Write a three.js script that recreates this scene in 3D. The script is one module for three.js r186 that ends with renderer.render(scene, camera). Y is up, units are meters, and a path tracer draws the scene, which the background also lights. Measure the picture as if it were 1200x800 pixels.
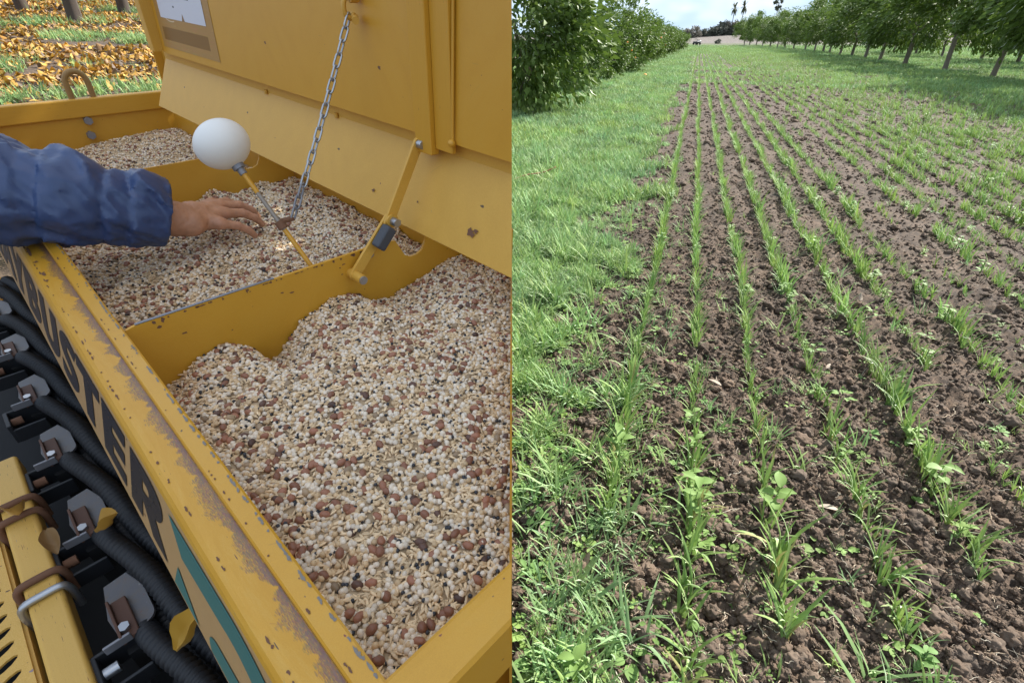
import * as THREE from 'three';
import { mergeGeometries, mergeVertices } from 'three/addons/utils/BufferGeometryUtils.js';
import { RoundedBoxGeometry } from 'three/addons/geometries/RoundedBoxGeometry.js';
import { createNoise2D, createNoise3D } from 'simplex-noise';

// ---------------------------------------------------------------- camera, sky, sun, exposure
const scene = new THREE.Scene();
const camera = new THREE.PerspectiveCamera(66.77, 1024 / 682, 0.05, 3000);
camera.position.set(0, 1.7, 0);
camera.rotation.set(-0.5291, 0, 0);
const renderer = new THREE.WebGLRenderer({ antialias: true });
renderer.toneMapping = THREE.LinearToneMapping;
renderer.toneMappingExposure = 2.45;
renderer.shadowMap.enabled = true;

function rng(seed) { let s = seed | 0; return () => { s = (s + 0x6d2b79f5) | 0; let t = Math.imul(s ^ (s >>> 15), 1 | s); t = (t + Math.imul(t ^ (t >>> 7), 61 | t)) ^ t; return ((t ^ (t >>> 14)) >>> 0) / 4294967296; }; }
const n2 = createNoise2D(rng(11)), n3 = createNoise3D(rng(12));
const clamp = (x, a, b) => Math.min(b, Math.max(a, x)), mixN = (a, b, t) => a + (b - a) * t;
const sstep = (a, b, x) => { const t = clamp((x - a) / (b - a), 0, 1); return t * t * (3 - 2 * t); };
const V = (x, y, z) => new THREE.Vector3(x, y, z);

{ // hazy blue sky with thin cloud, the same all round
  const w = 1024, h = 512, data = new Float32Array(w * h * 4);
  for (let j = 0; j < h; j++) {
    const el = ((j + 0.5) / h - 0.5) * Math.PI, up = Math.max(0, Math.sin(el));
    for (let i = 0; i < w; i++) {
      const a = (i / w) * Math.PI * 2, cx = Math.cos(a) * Math.cos(el), cz = Math.sin(a) * Math.cos(el), k = 1 / (up + 0.12);
      const cl = 0.6 * n3(cx * k * 0.8, cz * k * 0.8, 1.7) + 0.3 * n3(cx * k * 2.3, cz * k * 2.3, 5.1) + 0.16 * n3(cx * k * 6, cz * k * 6, 9.3);
      const c = sstep(-0.25, 0.75, cl) * 0.8 * (0.45 + 0.55 * sstep(0, 0.3, up)), t = Math.pow(up, 0.55);
      const r = mixN(0.355, 0.40, t), g = mixN(0.475, 0.51, t), b = mixN(0.60, 0.69, t), o = (j * w + i) * 4;
      data[o] = 0.77 * mixN(r, 0.92, c); data[o + 1] = 0.77 * mixN(g, 0.90, c); data[o + 2] = 0.77 * mixN(b, 0.87, c); data[o + 3] = 1;
      if (el <= 0) { data[o] = 0.31; data[o + 1] = 0.33; data[o + 2] = 0.31; }
    }
  }
  const sky = new THREE.DataTexture(data, w, h, THREE.RGBAFormat, THREE.FloatType);
  sky.mapping = THREE.EquirectangularReflectionMapping; sky.magFilter = THREE.LinearFilter; sky.needsUpdate = true;
  scene.background = sky; scene.environment = sky;
}
const SUN = V(0.65, 0.643, -0.406).normalize();
const sun = new THREE.DirectionalLight(new THREE.Color(1, 0.95, 0.87), 5.0);
sun.position.copy(SUN).multiplyScalar(60); sun.target.position.set(0, 0, 0);
sun.castShadow = true; sun.shadow.radius = 1; sun.shadow.mapSize.set(2048, 2048);
Object.assign(sun.shadow.camera, { left: -40, right: 40, top: 40, bottom: -40, near: 1, far: 160 });
scene.add(sun, sun.target);

// ---------------------------------------------------------------- helpers
const used = new Map();
function numbered(name) { const k = used.get(name) ?? 0; used.set(name, k + 1); return k ? `${name}_${String(k).padStart(3, '0')}` : name; }
function tag(o, label, category, group, kind) { if (label) o.userData.label = label; if (category) o.userData.category = category; if (group) o.userData.group = group; if (kind) o.userData.kind = kind; return o; }
function mesh(name, geo, mat, parent = scene) {
  const m = new THREE.Mesh(Array.isArray(geo) ? (geo.length > 1 ? merge(geo) : geo[0]) : geo, mat);
  m.name = parent === scene ? numbered(name) : name; m.castShadow = m.receiveShadow = true; parent.add(m); return m;
}
function merge(list) {
  const l = list.map((g) => { const q = g.index ? g.toNonIndexed() : g.clone(); for (const k of Object.keys(q.attributes)) if (!['position', 'normal', 'uv'].includes(k)) q.deleteAttribute(k); if (!q.attributes.uv) q.setAttribute('uv', new THREE.BufferAttribute(new Float32Array(q.attributes.position.count * 2), 2)); return q; });
  return mergeGeometries(l);
}
const box = (w, h, d, x = 0, y = 0, z = 0, r = 0) => { const g = r > 0 ? new RoundedBoxGeometry(w, h, d, 2, r) : new THREE.BoxGeometry(w, h, d); g.translate(x, y, z); return g; };
function rod(a, b, r, seg = 12, r2 = r) { const d = b.clone().sub(a), g = new THREE.CylinderGeometry(r2, r, d.length(), seg); g.translate(0, d.length() / 2, 0); g.applyQuaternion(new THREE.Quaternion().setFromUnitVectors(V(0, 1, 0), d.normalize())); g.translate(a.x, a.y, a.z); return g; }
const tube = (pts, r, seg = 24, rad = 8) => new THREE.TubeGeometry(new THREE.CatmullRomCurve3(pts), seg, r, rad);
function geoFrom(pos, idx, uv, col) { const g = new THREE.BufferGeometry(); g.setAttribute('position', new THREE.BufferAttribute(new Float32Array(pos), 3)); if (uv) g.setAttribute('uv', new THREE.BufferAttribute(new Float32Array(uv), 2)); if (col) g.setAttribute('color', new THREE.BufferAttribute(new Float32Array(col), 3)); g.setIndex(idx); g.computeVertexNormals(); return g; }
function canvasTex(w, h, draw, srgb = true, repeat) {
  const c = document.createElement('canvas'); c.width = w; c.height = h; draw(c.getContext('2d'), w, h);
  const t = new THREE.CanvasTexture(c); if (srgb) t.colorSpace = THREE.SRGBColorSpace; t.magFilter = THREE.LinearFilter;
  if (repeat) { t.wrapS = t.wrapT = THREE.RepeatWrapping; t.repeat.set(repeat, repeat); } return t;
}
function noiseTex(size, fn, srgb, repeat) { // fn(x, y in 0..1, tiling sampler) -> [r, g, b] 0..1
  const d = new Uint8Array(size * size * 4);
  const tn = (x, y, f, s) => { const a = x * Math.PI * 2, b = y * Math.PI * 2, k = f / (Math.PI * 2); return n3(Math.cos(a) * k + s * 17.3, Math.sin(a) * k + Math.cos(b) * k * 1.618, Math.sin(b) * k - s * 5.7); };
  for (let j = 0; j < size; j++) for (let i = 0; i < size; i++) { const c = fn(i / size, j / size, tn), o = (j * size + i) * 4; for (let k = 0; k < 3; k++) d[o + k] = clamp(c[k], 0, 1) * 255; d[o + 3] = 255; }
  const t = new THREE.DataTexture(d, size, size); t.wrapS = t.wrapT = THREE.RepeatWrapping; t.magFilter = THREE.LinearFilter; if (srgb) t.colorSpace = THREE.SRGBColorSpace; if (repeat) t.repeat.set(repeat, repeat); t.needsUpdate = true; return t;
}
const std = (r, g, b, rough = 0.6, extra = {}) => new THREE.MeshPhysicalMaterial({ color: new THREE.Color(r, g, b), roughness: rough, side: THREE.DoubleSide, ...extra });
const leafMat = (r, g, b, tr = 0.4) => std(r, g, b, 0.72, { transmission: tr, thickness: 0, ior: 1.3 });

// ---------------------------------------------------------------- the lie of the land
const ROW = V(0.2986, 0, -0.9544), LAT = V(0.9544, 0, 0.2986);     // along the drilled rows and across them
const latOf = (x, z) => x * LAT.x + z * LAT.z, alongOf = (x, z) => x * ROW.x + z * ROW.z;
const SP = 0.325, ROW0 = -0.06;                                    // row spacing, first row beside the grass
function hillAt(x, z) { // the ground banks up into the leaf-strewn orchard
  const r = Math.hypot(x, z), a = Math.atan2(x, -z) * 57.296;
  const m = sstep(-8, -24, a) * sstep(-130, -100, a);
  const ramp = 1.2 * sstep(2.6, 6.4, r) + 0.137 * clamp(r - 6, 0, 40);
  return m * ramp;
}
function fieldAt(x, z) { // tilled soil: clods and furrows
  const lat = latOf(x, z), al = alongOf(x, z), r = Math.hypot(x, z);
  const till = sstep(-0.75, -0.25, lat) * (1 - 0.6 * sstep(4, 9, lat)) * sstep(95, 60, al) * (Math.abs(Math.atan2(x, -z)) < 2.4 ? 1 : 0.3);
  const far = 1 / (1 + r * 0.02);
  const a = n2(x * 3.1, z * 3.1) * 0.022, b = (0.5 - Math.abs(n2(x * 8 + 40, z * 8))) * 0.052, c = (0.45 - Math.abs(n2(x * 21 - 9, z * 21))) * 0.013, d = r < 7 ? (0.45 - Math.abs(n2(x * 55, z * 55 + 3))) * 0.0035 : 0;
  const furrow = Math.cos(((lat - ROW0) / SP) * Math.PI * 2) * -0.008;
  return till * (a + b + c + d + furrow) * far + (1 - till) * 0.02 * n2(x * 1.3, z * 1.3 + 8) + 0.12 * sstep(10, 15, lat) * n2(x * 0.2, z * 0.2);
}
const groundAt = (x, z) => hillAt(x, z) + fieldAt(x, z);
const grassCover = (x, z) => { // 0 bare tilled soil .. 1 closed turf
  const lat = latOf(x, z), al = alongOf(x, z), wob = 0.30 * n2(x * 0.9, z * 0.9) + 0.30 * n2(x * 2.6, z * 2.6);
  const left = 1 - sstep(-0.95, -0.3, lat + wob + 0.10 * sstep(4, 1, al)), near = sstep(1.25, 2.1, al + 0.5 * wob);
  const right = sstep(6.5, 13.5, lat + 3.2 * wob) * 0.9;
  const far = sstep(45, 110, al) * 0.6;
  return clamp(Math.max(left * (0.05 + 0.95 * near), right, far) * (al < 130 ? 1 : 1), 0, 1);
};
const soilTex = noiseTex(1024, (x, y, tn) => {
  const v = 0.62 + 0.16 * tn(x, y, 18, 1) + 0.14 * tn(x, y, 60, 2) + 0.16 * tn(x, y, 190, 3);
  const p = Math.max(0, tn(x, y, 120, 4) - 0.68) * 1.6;
  return [v * 1.0 + p, v * 0.975 + p, v * 0.95 + p * 0.9];
}, true);
const soilBump = noiseTex(1024, (x, y, tn) => { const v = 0.5 + 0.2 * tn(x, y, 50, 6) + 0.2 * tn(x, y, 130, 7) + 0.15 * tn(x, y, 300, 8); return [v, v, v]; }, false);
{
  const rs = []; let r = 0.25; while (r < 6) { rs.push(r); r *= 1.0095; } while (r < 40) { rs.push(r); r *= 1.022; } while (r < 1500) { rs.push(r); r *= 1.09; }
  const as = []; let a = -180; while (a < -52) { as.push(a); a += 4; } while (a < -3) { as.push(a); a += 1.0; } while (a < 66) { as.push(a); a += 0.36; } while (a < 180) { as.push(a); a += 4; } as.push(180);
  const pos = [], col = [], uv = [], idx = [], nA = as.length;
  pos.push(0, groundAt(0, 0.001), 0); col.push(0.6, 0.6, 0.6); uv.push(0, 0);
  for (const R of rs) for (const A of as) {
    const x = R * Math.sin(A / 57.296), z = -R * Math.cos(A / 57.296), al = alongOf(x, z);
    pos.push(x, groundAt(x, z), z); uv.push(x / 1.1, z / 1.1);
    const hm = sstep(0.05, 0.6, hillAt(x, z)), gc = grassCover(x, z) * (1 - hm);
    const n = 1 + 0.22 * n2(x * 0.7 + 3, z * 0.7) + 0.14 * n2(x * 4, z * 4);
    const patch = sstep(0.35, 0.7, n2(x * 1.1, z * 0.8 + 30)) * 0.6;
    const s = [0.18 * n, 0.128 * n, 0.09 * n], g = [0.085 * n, 0.105 * n, 0.038 * n], t = clamp(gc * (1 - patch), 0, 1), far = sstep(25, 110, al) * (al > 0 ? 1 : 0) * sstep(-30, -3, latOf(x, z) );
    for (let k = 0; k < 3; k++) col.push(mixN(mixN(s[k], g[k], t), [0.20, 0.26, 0.10][k], far * 0.7));
  }
  for (let i = 0; i < nA - 1; i++) idx.push(0, 1 + i, 2 + i);
  for (let j = 0; j < rs.length - 1; j++) for (let i = 0; i < nA - 1; i++) { const p = 1 + j * nA + i, q = p + nA; idx.push(p, q, p + 1, p + 1, q, q + 1); }
  const g = geoFrom(pos, idx, uv, col);
  const m = mesh('ground', g, new THREE.MeshStandardMaterial({ map: soilTex, bumpMap: soilBump, bumpScale: 0.0025, roughness: 0.97, vertexColors: true, side: THREE.DoubleSide }));
  tag(m, 'brown tilled soil of the field with a grassed strip and orchard bank', 'ground', null, 'structure');
}

// ---------------------------------------------------------------- leaves and blades
// a bent, tapering blade; returns positions for a strip of n segments
function blade(len, wid, lean, bend, yaw, seg = 3, base = [0, 0, 0], fold = 0.25) {
  const pos = [], idx = []; let x = 0, y = 0, a = lean;
  const cs = Math.cos(yaw), sn = Math.sin(yaw);
  for (let i = 0; i <= seg; i++) {
    const t = i / seg, w = wid * (i === seg ? 0.06 : Math.min(1, 0.55 + 1.3 * t) * Math.pow(1 - t, 0.45) * 1.05);
    const put = (lx, ly, lz) => pos.push(base[0] + lx * cs - lz * sn, base[1] + ly, base[2] + lx * sn + lz * cs);
    put(x, y, -w / 2); put(x - fold * w * Math.cos(a), y + -fold * w * 0.3, 0); put(x, y, w / 2);
    if (i < seg) { const p = i * 3; idx.push(p, p + 1, p + 3, p + 1, p + 4, p + 3, p + 1, p + 2, p + 4, p + 2, p + 5, p + 4); }
    x += Math.sin(a) * len / seg; y += Math.cos(a) * len / seg; a += bend / seg;
  }
  return geoFrom(pos, idx, new Array(pos.length / 3 * 2).fill(0));
}
function oval(len, wid, pitch, yaw, base = [0, 0, 0], cup = 0.2) { // a small broad leaf
  const pos = [], idx = [], N = 4, cs = Math.cos(yaw), sn = Math.sin(yaw), cp = Math.cos(pitch), sp = Math.sin(pitch);
  for (let i = 0; i <= N; i++) {
    const t = i / N, w = wid * Math.pow(Math.sin(Math.PI * clamp(t * 0.92 + 0.06, 0, 1)), 0.8);
    for (const s of [-1, 0, 1]) { const lx = t * len, ly = -cup * len * t * t + (s ? cup * w * 0.5 : 0), lz = s * w / 2; const X = lx * cp - ly * sp, Y = lx * sp + ly * cp; pos.push(base[0] + X * cs - lz * sn, base[1] + Y, base[2] + X * sn + lz * cs); }
    if (i < N) { const p = i * 3; idx.push(p, p + 1, p + 3, p + 1, p + 4, p + 3, p + 1, p + 2, p + 4, p + 2, p + 5, p + 4); }
  }
  return geoFrom(pos, idx, new Array(pos.length / 3 * 2).fill(0));
}
function tuftGeo(seed, n, rad, len, wid, lean, seg = 2) { const R = rng(seed), l = []; for (let i = 0; i < n; i++) { const a = R() * 6.283, d = Math.sqrt(R()) * rad; l.push(blade(len * (0.55 + 0.6 * R()), wid * (0.7 + 0.5 * R()), lean * R(), 0.3 + 1.0 * R(), R() * 6.283, seg, [Math.cos(a) * d, -0.01, Math.sin(a) * d])); } return merge(l); }
function rosetteGeo(seed, n, len, wid, rad = 0.01, pitch = 0.5) { const R = rng(seed), l = []; for (let i = 0; i < n; i++) { const a = R() * 6.283, d = rad * R(); l.push(oval(len * (0.6 + 0.5 * R()), wid * (0.7 + 0.5 * R()), pitch * R(), a, [Math.cos(a) * d, 0.004 + 0.03 * R() * len / 0.04, Math.sin(a) * d])); } return merge(l); }
function instanced(name, geo, mat, items, label, category, parent = scene) { // items: {p, yaw, s, c, tilt}
  const im = new THREE.InstancedMesh(geo, mat, items.length), o = new THREE.Object3D();
  im.name = parent === scene ? numbered(name) : name; im.castShadow = im.receiveShadow = true;
  items.forEach((it, i) => { o.position.copy(it.p); o.rotation.set(it.tx ?? 0, it.yaw ?? 0, it.tz ?? 0); if (Array.isArray(it.s)) o.scale.set(...it.s); else o.scale.setScalar(it.s ?? 1); o.updateMatrix(); im.setMatrixAt(i, o.matrix); if (it.c) im.setColorAt(i, it.c); });
  im.instanceMatrix.needsUpdate = true; parent.add(im);
  return tag(im, label, category, null, 'stuff');
}
const tint = (R, v = 0.2, warm = 0.1) => { const k = 1 + v * (R() * 2 - 1), w = warm * (R() * 2 - 1); return new THREE.Color(k * (1 + w), k, k * (1 - w)); };
const M = {
  crop: leafMat(0.27, 0.41, 0.11, 0.42), grass: leafMat(0.285, 0.425, 0.16, 0.42), weed: leafMat(0.19, 0.31, 0.078, 0.38), citrus: leafMat(0.125, 0.195, 0.035, 0.4),
  straw: std(0.42, 0.35, 0.26, 0.8), bark: std(0.20, 0.165, 0.135, 0.9), darkbark: std(0.06, 0.045, 0.035, 0.9),
};

// ---------------------------------------------------------------- soil clods, straw
{
  const R = rng(5), shapes = [0, 1, 2].map((k) => { const g0 = new THREE.IcosahedronGeometry(1, 4); g0.deleteAttribute('uv'); g0.deleteAttribute('normal'); const g = mergeVertices(g0, 1e-4), p = g.attributes.position; g.setAttribute('uv', new THREE.BufferAttribute(new Float32Array(p.count * 2).map((_, i) => (i % 2 ? p.getY(i >> 1) : p.getX(i >> 1)) * 0.02), 2)); for (let i = 0; i < p.count; i++) { const v = V().fromBufferAttribute(p, i), q = 1 + 0.32 * n3(v.x * 1.3 + k * 9, v.y * 1.3, v.z * 1.3) + 0.26 * (0.4 - Math.abs(n3(v.x * 3 + k * 5, v.y * 3, v.z * 3))) + 0.16 * (0.4 - Math.abs(n3(v.x * 8, v.y * 8 + k, v.z * 8))); p.setXYZ(i, v.x * q, v.y * q * 0.75, v.z * q); } g.computeVertexNormals(); return g; });
  const mat = new THREE.MeshStandardMaterial({ color: new THREE.Color(0.112, 0.08, 0.057), bumpMap: soilBump, bumpScale: 0.004, roughness: 0.97 });
  const lists = [[], [], []];
  for (let i = 0; i < 165000; i++) {
    const r = 0.7 * Math.exp(R() * 4.0), a = (R() * 74 - 10) / 57.296, x = r * Math.sin(a), z = -r * Math.cos(a), lat = latOf(x, z);
    if (lat < -0.75 || R() < grassCover(x, z) * 0.92) continue;
    const big = R(), s = (0.0022 + 0.0075 * Math.pow(R(), 2.2) + (big > 0.955 ? 0.021 * R() : 0)) * (1 + r * 0.10);
    lists[i % 3].push({ p: V(x, groundAt(x, z) - s * 0.1, z), yaw: R() * 6.28, tx: R() - 0.5, tz: R() - 0.5, s, c: tint(R, 0.22, 0.05) });
  }
  lists.forEach((l, k) => instanced('soil_clods', shapes[k], mat, l, ['loose brown soil crumbs scattered over the tilled rows', 'rounded brown soil clods scattered over the tilled rows', 'flattened brown soil clods scattered over the tilled rows'][k], 'soil'));
  const st = []; for (let i = 0; i < 5200; i++) { const r = 0.75 * Math.exp(R() * 2.6), a = (R() * 70 - 6) / 57.296, x = r * Math.sin(a), z = -r * Math.cos(a); if (latOf(x, z) < -1.2) continue; st.push({ p: V(x, groundAt(x, z) + 0.012, z), yaw: R() * 6.28, tx: (R() - 0.5) * 0.6, tz: (R() - 0.5) * 0.9, s: [(0.4 + R() * R() * 1.7), 1, 0.6 + R() * 0.9], c: tint(R, 0.35, 0.1) }); }
  instanced('straw_bits', tube([V(-0.02, 0, 0), V(-0.005, 0.003, 0.002), V(0.006, 0.001, -0.001), V(0.02, 0.002, 0.003)], 0.0011, 5, 4), M.straw, st, 'pale dry straw bits lying on the tilled soil', 'straw');
}

// ---------------------------------------------------------------- drilled crop rows
const cropItems = [];
{
  const R = rng(77);
  for (let k = 0; k < 40; k++) {
    const lat0 = ROW0 + SP * k + (k > 3 ? 0.02 : 0), track = k === 7;   // wheel track: thin rows
    let al = 0.55 + R() * 0.1;
    while (al < 120) {
      const near = al < 14; al += near ? 0.020 + 0.036 * R() : 0.03 + al * 0.0030 * (0.5 + R());
      const dens = track ? 0.4 : k < 6 ? 0.92 : 0.85, gap = n2(al * (near ? 1.1 : 0.4), k * 7.7);
      if (gap < (track ? 0.0 : k < 6 ? mixN(-0.5, -0.7, sstep(1.2, 3.2, al)) : -0.68) || R() > dens) continue;
      const wander = 0.022 * n2(al * 0.35, k * 3.1 + 90) + 0.05 * sstep(5, 1.2, al) * (k < 3 ? -0.4 : 0);
      const lat = lat0 + wander + (R() - 0.5) * 0.035, x = ROW.x * al + LAT.x * lat, z = ROW.z * al + LAT.z * lat;
      const vig = clamp(0.75 + 0.35 * n2(al * 0.7 + 5, k * 2.2), 0.4, 1.25) * (track ? 0.65 : 1);
      cropItems.push({ k, al, p: V(x, groundAt(x, z) - 0.008, z), s: vig * (0.75 + 0.5 * R()) * (near ? 0.95 : 0.95 + al * 0.006), yaw: R() * 6.28, bean: R() < 0.07, near: Math.hypot(x, z) });
    }
  }
}
const BLADES = [0, 1, 2, 3, 4, 5].map((i) => { const R = rng(300 + i); return blade(0.19 + 0.05 * R(), 0.0155, 0.05, 0.45 + 0.9 * R(), 0, 5); });
const BEANLEAF = [0, 1].map((i) => oval(0.062, 0.036, 0.45, 0, [0, 0, 0], 0.25 + 0.15 * i));
const STEM = rod(V(0, -0.02, 0), V(0, 1, 0), 0.0032, 6, 0.0022);
const TUFTS = [0, 1, 2, 3].map((i) => tuftGeo(40 + i, 6, 0.015, 0.23, 0.0155, 0.3, 4));
const beanGeo = (seed) => { const R = rng(seed), l = []; for (let s = 0; s < 2; s++) { const h = 0.10 + 0.05 * R(), bx = (R() - 0.5) * 0.03; l.push(rod(V(bx, -0.02, 0), V(bx, h, 0), 0.003, 6)); for (let i = 0; i < 6; i++) l.push(oval(0.045 + 0.02 * R(), 0.026 + 0.01 * R(), 0.6 * R(), i * 2.4 + R(), [bx, h * (0.35 + 0.12 * i), 0], 0.25)); } return merge(l); };
const BEANS = [beanGeo(61), beanGeo(62)];
const CROPS = [M.crop, leafMat(0.175, 0.30, 0.08, 0.4), leafMat(0.27, 0.38, 0.12, 0.42), leafMat(0.34, 0.33, 0.12, 0.4)];
const ordinal = ['first', 'second', 'third', 'fourth', 'fifth', 'sixth', 'seventh', 'eighth', 'ninth', 'tenth', 'eleventh', 'twelfth'];
{
  const R = rng(91), inView = cropItems.filter((c) => { const a = Math.atan2(c.p.x, -c.p.z) * 57.3, f = -c.p.z; return c.near < 6 && a > 1 && a < (c.near < 1.5 ? 57 : c.near < 2.5 ? 49 : 43) && c.near > 0.85; }).sort((a, b) => a.near - b.near).slice(0, 300);
  const picked = new Set(inView);
  inView.forEach((c, i) => {
    const label = c.bean ? `broad leaved bean seedling in the ${ordinal[c.k]} drilled row from the grass strip` : `bladed cereal seedling in the ${ordinal[c.k]} drilled row from the grass strip`;
    const group = (c.bean ? 'bean seedlings of the ' : 'cereal seedlings of the ') + ordinal[c.k] + ' drilled row';
    let o;
    if (i < 150) {
      o = new THREE.Group(); o.name = numbered(c.bean ? 'bean_seedling' : 'cereal_seedling'); scene.add(o);
      if (c.bean) { const h = 0.13 + 0.05 * R(), s = mesh('stem', STEM, M.crop, o); s.scale.set(1, h, 1); for (let j = 0; j < 6; j++) { const l = mesh('leaf', BEANLEAF[j % 2], M.weed, o); l.position.y = h * (0.4 + 0.12 * j); l.rotation.y = j * 2.4 + R(); l.scale.setScalar(0.8 + 0.45 * R()); } }
      else { const n = 4 + Math.floor(R() * 4); for (let j = 0; j < n; j++) { const l = mesh('blade', BLADES[Math.floor(R() * 6)], CROPS[Math.min(3, Math.floor(R() * R() * 4.6))], o); l.rotation.set(0, R() * 6.28, (R() - 0.65) * 0.5); const q = 0.6 + 0.6 * R(); l.scale.set(q, q, 0.8 + 0.35 * R()); l.position.set((R() - 0.5) * 0.03, 0, (R() - 0.5) * 0.03); } }
    } else o = mesh(c.bean ? 'bean_seedling' : 'cereal_seedling', c.bean ? BEANS[i % 2] : TUFTS[i % 4], c.bean ? M.weed : CROPS[i % 3]);
    o.position.copy(c.p); o.rotation.y = c.yaw; o.scale.setScalar(c.s);
    tag(o, label, 'seedling', group);
  });
  const rest = cropItems.filter((c) => !picked.has(c)), by = [[], [], [], []], bn = [];
  rest.forEach((c, i) => { const it = { p: c.p, yaw: c.yaw, s: c.s, c: tint(R, 0.18, 0.1) }; if (c.bean) bn.push(it); else by[i % 4].push(it); });
  by.forEach((l, i) => instanced('cereal_rows', TUFTS[i], M.crop, l, ['tall', 'upright', 'bushy', 'leaning'][i] + ' green cereal seedlings in the far part of the drilled rows', 'seedlings'));
  instanced('bean_rows', BEANS[0], M.weed, bn, 'broad leaved bean seedlings in the far part of the drilled rows', 'seedlings');
}

// ---------------------------------------------------------------- turf of the strip, weeds, far grass
{
  const R = rng(123), small = [[], [], []], weeds = [[], []], mid = [[], []], large = [];
  const sT = [0, 1, 2].map((i) => tuftGeo(140 + i, 9, 0.028, 0.125, 0.008, 0.8, 3)), wT = [rosetteGeo(150, 9, 0.045, 0.024, 0.03, 0.9), rosetteGeo(151, 12, 0.03, 0.018, 0.04, 0.9)];
  const mT = [0, 1].map((i) => tuftGeo(160 + i, 30, 0.15, 0.17, 0.019, 0.8)), lT = tuftGeo(170, 60, 0.6, 0.22, 0.05, 0.9);
  for (let i = 0; i < 90000; i++) {
    const r = 0.75 * Math.exp(R() * 2.5), a = (R() < 0.62 ? R() * 24 - 5 : R() * 62 - 5) / 57.296, x = r * Math.sin(a), z = -r * Math.cos(a), g = grassCover(x, z);
    const lat = latOf(x, z); if (x < 0.03 && r < 3) continue;
    const bare = Math.max(sstep(0.3, 0.7, n2(x * 1.7 + 9, z * 1.5)) * 0.85, sstep(0.1, 0.6, n2(x * 4.5 + 3, z * 4)) * 0.6 * sstep(-2.4, -0.9, lat)), hue = n2(x * 0.8 + 70, z * 0.6);
    if (R() > g * (1 - bare) + 0.012) continue;
    const it = { p: V(x, groundAt(x, z) - 0.004, z), yaw: R() * 6.28, s: (0.5 + 0.75 * R() + 0.5 * Math.max(0, n2(x * 1.3, z * 1.3 + 20))) * (lat < -1.4 ? 1.15 : 0.9), c: tint(R, 0.25, 0.12).multiply(new THREE.Color(1 + 0.07 * hue, 1 + 0.06 * hue, 1 - 0.08 * hue)) };
    if (R() < (lat > -1.5 && lat < -0.2 ? 0.42 : 0.22)) weeds[i % 2].push(it); else { if (R() < 0.08) it.s *= 1.7; small[i % 3].push(it); }
  }
  for (let i = 0; i < 2600; i++) { const r = 0.8 * Math.exp(R() * 1.9), a = (R() * 64 - 4) / 57.296, x = r * Math.sin(a), z = -r * Math.cos(a), lat = latOf(x, z); if (lat < -0.8 || R() > (lat < 0.2 ? 0.55 : lat > 2 ? 0.6 : 0.2)) continue; weeds[i % 2].push({ p: V(x, groundAt(x, z) - 0.002, z), yaw: R() * 6.28, s: 0.28 + 0.6 * R() * R(), c: tint(R, 0.2, 0.1) }); }
  for (let i = 0; i < 26000; i++) { const r = 6 * Math.exp(R() * 1.7), a = (R() * 58 - 10) / 57.296, x = r * Math.sin(a), z = -r * Math.cos(a); if (R() > grassCover(x, z) * 0.97) continue; if (n2(x * 1.2, z * 1.2) + 0.5 * n2(x * 3, z * 3) < R() * 0.8 - 0.75) continue; const hue = n2(x * 0.5 + 70, z * 0.4); mid[i % 2].push({ p: V(x, groundAt(x, z) - 0.005, z), yaw: R() * 6.28, s: (0.5 + 0.8 * R()) * (0.75 + r * 0.018), c: tint(R, 0.3, 0.14).multiply(new THREE.Color(1 + 0.12 * hue, 1 + 0.08 * hue, 1 - 0.08 * hue)) }); }
  for (let i = 0; i < 15000; i++) { const r = 26 * Math.exp(R() * 1.9), a = (R() * 56 - 8) / 57.296, x = r * Math.sin(a), z = -r * Math.cos(a); if (R() > Math.max(0.10, grassCover(x, z)) || alongOf(x, z) > 175) continue; large.push({ p: V(x, groundAt(x, z) - 0.01, z), yaw: R() * 6.28, s: (0.55 + 0.6 * R()) * (0.7 + r * 0.006), c: tint(R, 0.25, 0.12) }); }
  small.forEach((l, i) => instanced('turf_grass', sT[i], M.grass, l, ['short bright', 'fine leaning', 'loose upright'][i] + ' green grass of the unploughed strip', 'grass'));
  weeds.forEach((l, i) => instanced('ground_weeds', wT[i], M.weed, l, ['larger', 'smaller'][i] + ' broad leaved weeds along the edge of the grass strip', 'weeds'));
  mid.forEach((l, i) => instanced('meadow_grass', mT[i], M.grass, l, ['thick', 'patchy'][i] + ' green meadow grass between the trees and the rows', 'grass'));
  instanced('far_grass', lT, M.grass, large, 'green grass covering the far end of the field', 'grass');
}

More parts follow.
